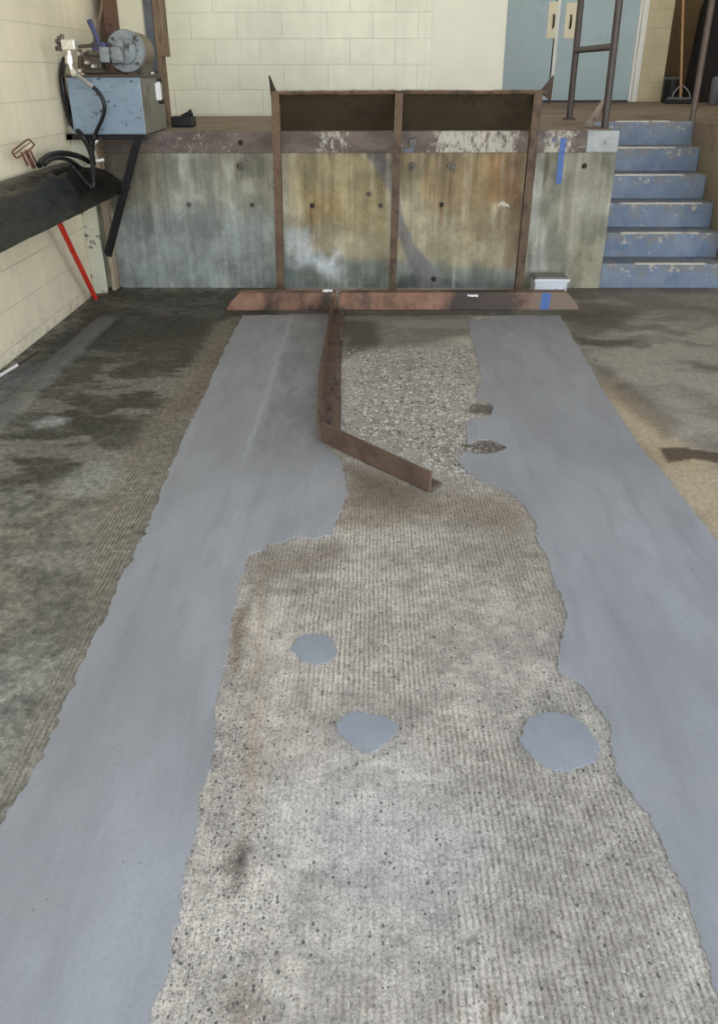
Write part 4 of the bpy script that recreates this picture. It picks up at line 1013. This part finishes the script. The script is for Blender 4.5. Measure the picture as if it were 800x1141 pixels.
# ------------------------------------------------------------------ BLACK RUBBER TROUGH along the left wall
def rubber():
    m, nt, b = new_mat('black_rubber_sheet'); g = NT(nt); v = g.coord()
    n1 = g.noise(g.mapping(v, scale=(3, 1, 3)), 5, 7, .7)
    sepn = g.n('ShaderNodeNewGeometry'); s = g.n('ShaderNodeSeparateXYZ'); g.l(sepn.outputs['Normal'], s.inputs[0])
    c = g.mix(g.ramp(n1, [(.4, 0.0), (.7, 1.0)]), s2l((8, 8, 9)), s2l((20, 19, 20)))
    dust = g.math('MULTIPLY', g.ramp(s.outputs[2], [(.72, 0.0), (.95, 1.0)]), g.ramp(g.noise(v, 4, 6, .7), [(.35, .3), (.65, 1.0)]))
    c = g.mix(g.math('MULTIPLY', dust, .8), c, s2l((58, 52, 43)))
    g.l(c, b.inputs['Base Color']); b.inputs['Roughness'].default_value = .28; b.inputs['Specular IOR Level'].default_value = .2
    h_ = g.math('ADD', g.noise(g.mapping(v, scale=(1, .4, 1)), 11, 5, .6, 1.2), g.math('MULTIPLY', g.noise(g.mapping(v, scale=(1, .3, 1)), 34, 4, .6), .35))
    g.l(g.bump(h_, 1.0, .016), b.inputs['Normal'])
    return m
rub = rubber()
PR = [(XW + .012, .915), (XW + .05, .925), (XW + .10, .905), (XW + .135, .885), (XW + .155, .89), (XW + .19, .875), (XW + .23, .835), (XW + .27, .79), (XW + .305, .75), (XW + .33, .722), (XW + .335, .712), (XW + .31, .708), (XW + .20, .70), (XW + .05, .69), (XW + .012, .70)]
bm = bmesh.new(); rows = []; NY = 130
for i in range(NY + 1):
    t = i / NY; y = 2.9 + (6.20 - 2.9) * t; row = []
    for k, (x, z) in enumerate(PR):
        amp = .016 if 2 <= k <= 8 else .003
        nx = float(fbm(np.array(y * 7 + k * .35), np.array(k * .7), 301, 4)) - .5
        nz = float(fbm(np.array(y * 9 + k * .9), np.array(k * .5), 311, 3)) - .5
        e = max(0, (y - 5.75) / .45)
        yy = y - (0.16 * e * (1 - k / 9) if k < 9 else 0)
        zz = z - (.07 * e ** 1.5 * (1 - k / 9) if k < 9 else 0)
        row.append(bm.verts.new((max(x + amp * 1.6 * nx, XW + .010), yy, zz + amp * 1.6 * nz)))
    rows.append(row)
nP = len(PR)
for a, b in zip(rows, rows[1:]):
    for k in range(nP): bm.faces.new((a[k], a[(k + 1) % nP], b[(k + 1) % nP], b[k]))
bm.faces.new(rows[0][::-1]); bm.faces.new(rows[-1])
tr = link('rubber_bumper', bm, rub, None, True); rebase(tr, (XW + .15, 4.6, .70))
tag(tr, 'long wrinkled black rubber dock bumper mounted along the left wall', 'dock bumper')
bm = bmesh.new(); tube(bm, spline([at(42, 189, X=-1.93), at(46, 183, X=-1.93), at(55, 177.5, X=-1.93), at(66, 175, X=-1.93), at(78, 176, X=-1.93), at(90, 179.5, X=-1.93), at(98, 184, X=-1.92)], 8), .017, 12)
tube(bm, spline([at(48, 188, X=-1.90), at(58, 181, X=-1.90), at(70, 181, X=-1.90), at(80, 185, X=-1.90), at(88, 191, X=-1.88)], 8), .013, 12)
bm.verts.ensure_lookup_table(); bmesh.ops.translate(bm, verts=bm.verts, vec=(.01, 0, .022))
o = link('loose_hose', bm, hose_rub, None, True); rebase(o, at(60, 180, X=-1.94)); tag(o, 'black hose looped on top of the rubber bumper below the power unit', 'hose')

# copper-coloured wire handle on the wall
XH = -1.955
hd = thing('wire_handle', 'copper-brown wire loop handle on a stem above the rubber bumper', 'handle', at(38, 186, X=XH))
loop = [at(13, 169, X=XH), at(31.5, 154.5, X=XH), at(38.5, 161, X=XH), at(36.5, 164, X=XH), at(20, 176, X=XH), at(17, 175, X=XH)]
lp_ = []
for i in range(len(loop)):
    a, b = loop[i], loop[(i + 1) % len(loop)]
    lp_ += [a.lerp(b, .12), a.lerp(b, .5), a.lerp(b, .88)]
bm = bmesh.new(); tube(bm, lp_ + [lp_[0], lp_[1]], .005, 8); link('wire_loop', bm, copper, hd, True)
bm = bmesh.new(); tube(bm, [at(16, 172, X=XH), at(33, 159, X=XH)], .0035, 8); link('cross_wire', bm, copper, hd, True)
bm = bmesh.new(); bar(bm, at(29, 168, X=XH), at(38, 187, X=XH), .016, .02, up=Vector((1, 0, 0)), bev=.003); tube(bm, [at(34, 168, X=XH), at(41, 183, X=XH)], .006, 8); tube(bm, [at(24, 170, X=XH), at(31, 184, X=XH)], .007, 8); link('stem', bm, copper, hd)

# red prop and pale stick
rb0 = Vector((-1.965, 5.98, 0.01)); rt = at(66, 248, X=-1.90)
rt = at(58, 232, X=-1.90)
red = thing('red_prop_rod', 'bright red rod slanting from the rubber bumper down to the floor', 'rod', (rb0.x, rb0.y, 0))
bm = bmesh.new(); b_ = at(106.5, 330, X=-1.955); b_.z = .012; rt = b_.lerp(rt, (.672 - b_.z) / (rt.z - b_.z)); tube(bm, [b_, rt], .017, 12); link('rod', bm, red_paint, red, True)
bm = bmesh.new(); tube(bm, [(b_.x, b_.y, 0), (b_.x, b_.y, .018)], .026, 12); link('foot', bm, rust_dark, red, True)
s0_, s1_ = Vector((-2.005, 4.05, .010)), Vector((-1.955, 4.40, .010))
stk = thing('white_stick', 'pale white stick with a dark tip lying on the floor against the left wall', 'stick', (s1_.x, s1_.y, 0))
bm = bmesh.new(); tube(bm, [s0_, s1_], .009, 10); link('shaft', bm, white_trim, stk, True)
e_ = s1_ + (s1_ - s0_).normalized() * .26; bm = bmesh.new(); tube(bm, [s1_, e_ + Vector((-.01, 0, 0))], [.008, .005], 10); link('tip', bm, rust_dark, stk, True)

# small black clamp on the platform, right of the tank
cb0, cb1 = at(191, 142, z=H), at(217, 142, z=H)
cl_ = thing('knob_block', 'small black block with a round knob right of the blue-grey tank', 'block', ((cb0.x + cb1.x) / 2, cb0.y, H))
bm = bmesh.new(); box(bm, cb0.x, cb1.x - .01, cb0.y, cb0.y + .12, H, H + .075, .012); link('block', bm, black_plain, cl_)
bm = bmesh.new(); tube(bm, [at(203, 131, Y=cb0.y + .02), at(213, 126, Y=cb0.y + .02)], .02, 12); tube(bm, [at(211.5, 126.5, Y=cb0.y + .02), at(214, 125.5, Y=cb0.y + .02)], .026, 12); link('knob', bm, black_plain, cl_, True)

# ------------------------------------------------------------------ LIGHT
w = bpy.data.worlds.new('sky'); scene.world = w; w.use_nodes = True
g = NT(w.node_tree); bg = w.node_tree.nodes['Background']
sp = g.n('ShaderNodeSeparateXYZ'); g.l(g.n('ShaderNodeTexCoord').outputs['Generated'], sp.inputs[0])
sky = g.ramp(sp.outputs[2], [(0.0, (2.6, 2.55, 2.4)), (.12, (2.3, 2.35, 2.4)), (.45, (.88, 1.0, 1.20)), (1.0, (.60, .74, .95))])
g.l(sky, bg.inputs[0]); bg.inputs[1].default_value = 1.0
def lamp(name, loc, sx, sy, power, col=(1, .98, .94)):
    l = bpy.data.lights.new(name, 'AREA'); l.shape = 'RECTANGLE'; l.size = sx; l.size_y = sy; l.energy = power; l.color = col
    o = bpy.data.objects.new(name, l); COL.objects.link(o); o.location = loc
lamp('platform_fill_light', (-.2, 7.5, 4.25), 1.5, .3, 11)  # unseen area light, added to brighten the back wall and platform
lamp('platform_fill_light', (2.4, 9.6, 4.25), 1.5, .3, 17)  # second added light without a fixture, lifts the door end
scene.view_settings.view_transform = 'Standard'; scene.view_settings.look = 'None'
scene.view_settings.gamma = 1.0; scene.view_settings.use_curve_mapping = False
scene.view_settings.exposure = .92
scene.cycles.max_bounces = 8; scene.cycles.diffuse_bounces = 6
scene.cycles.use_denoising = True
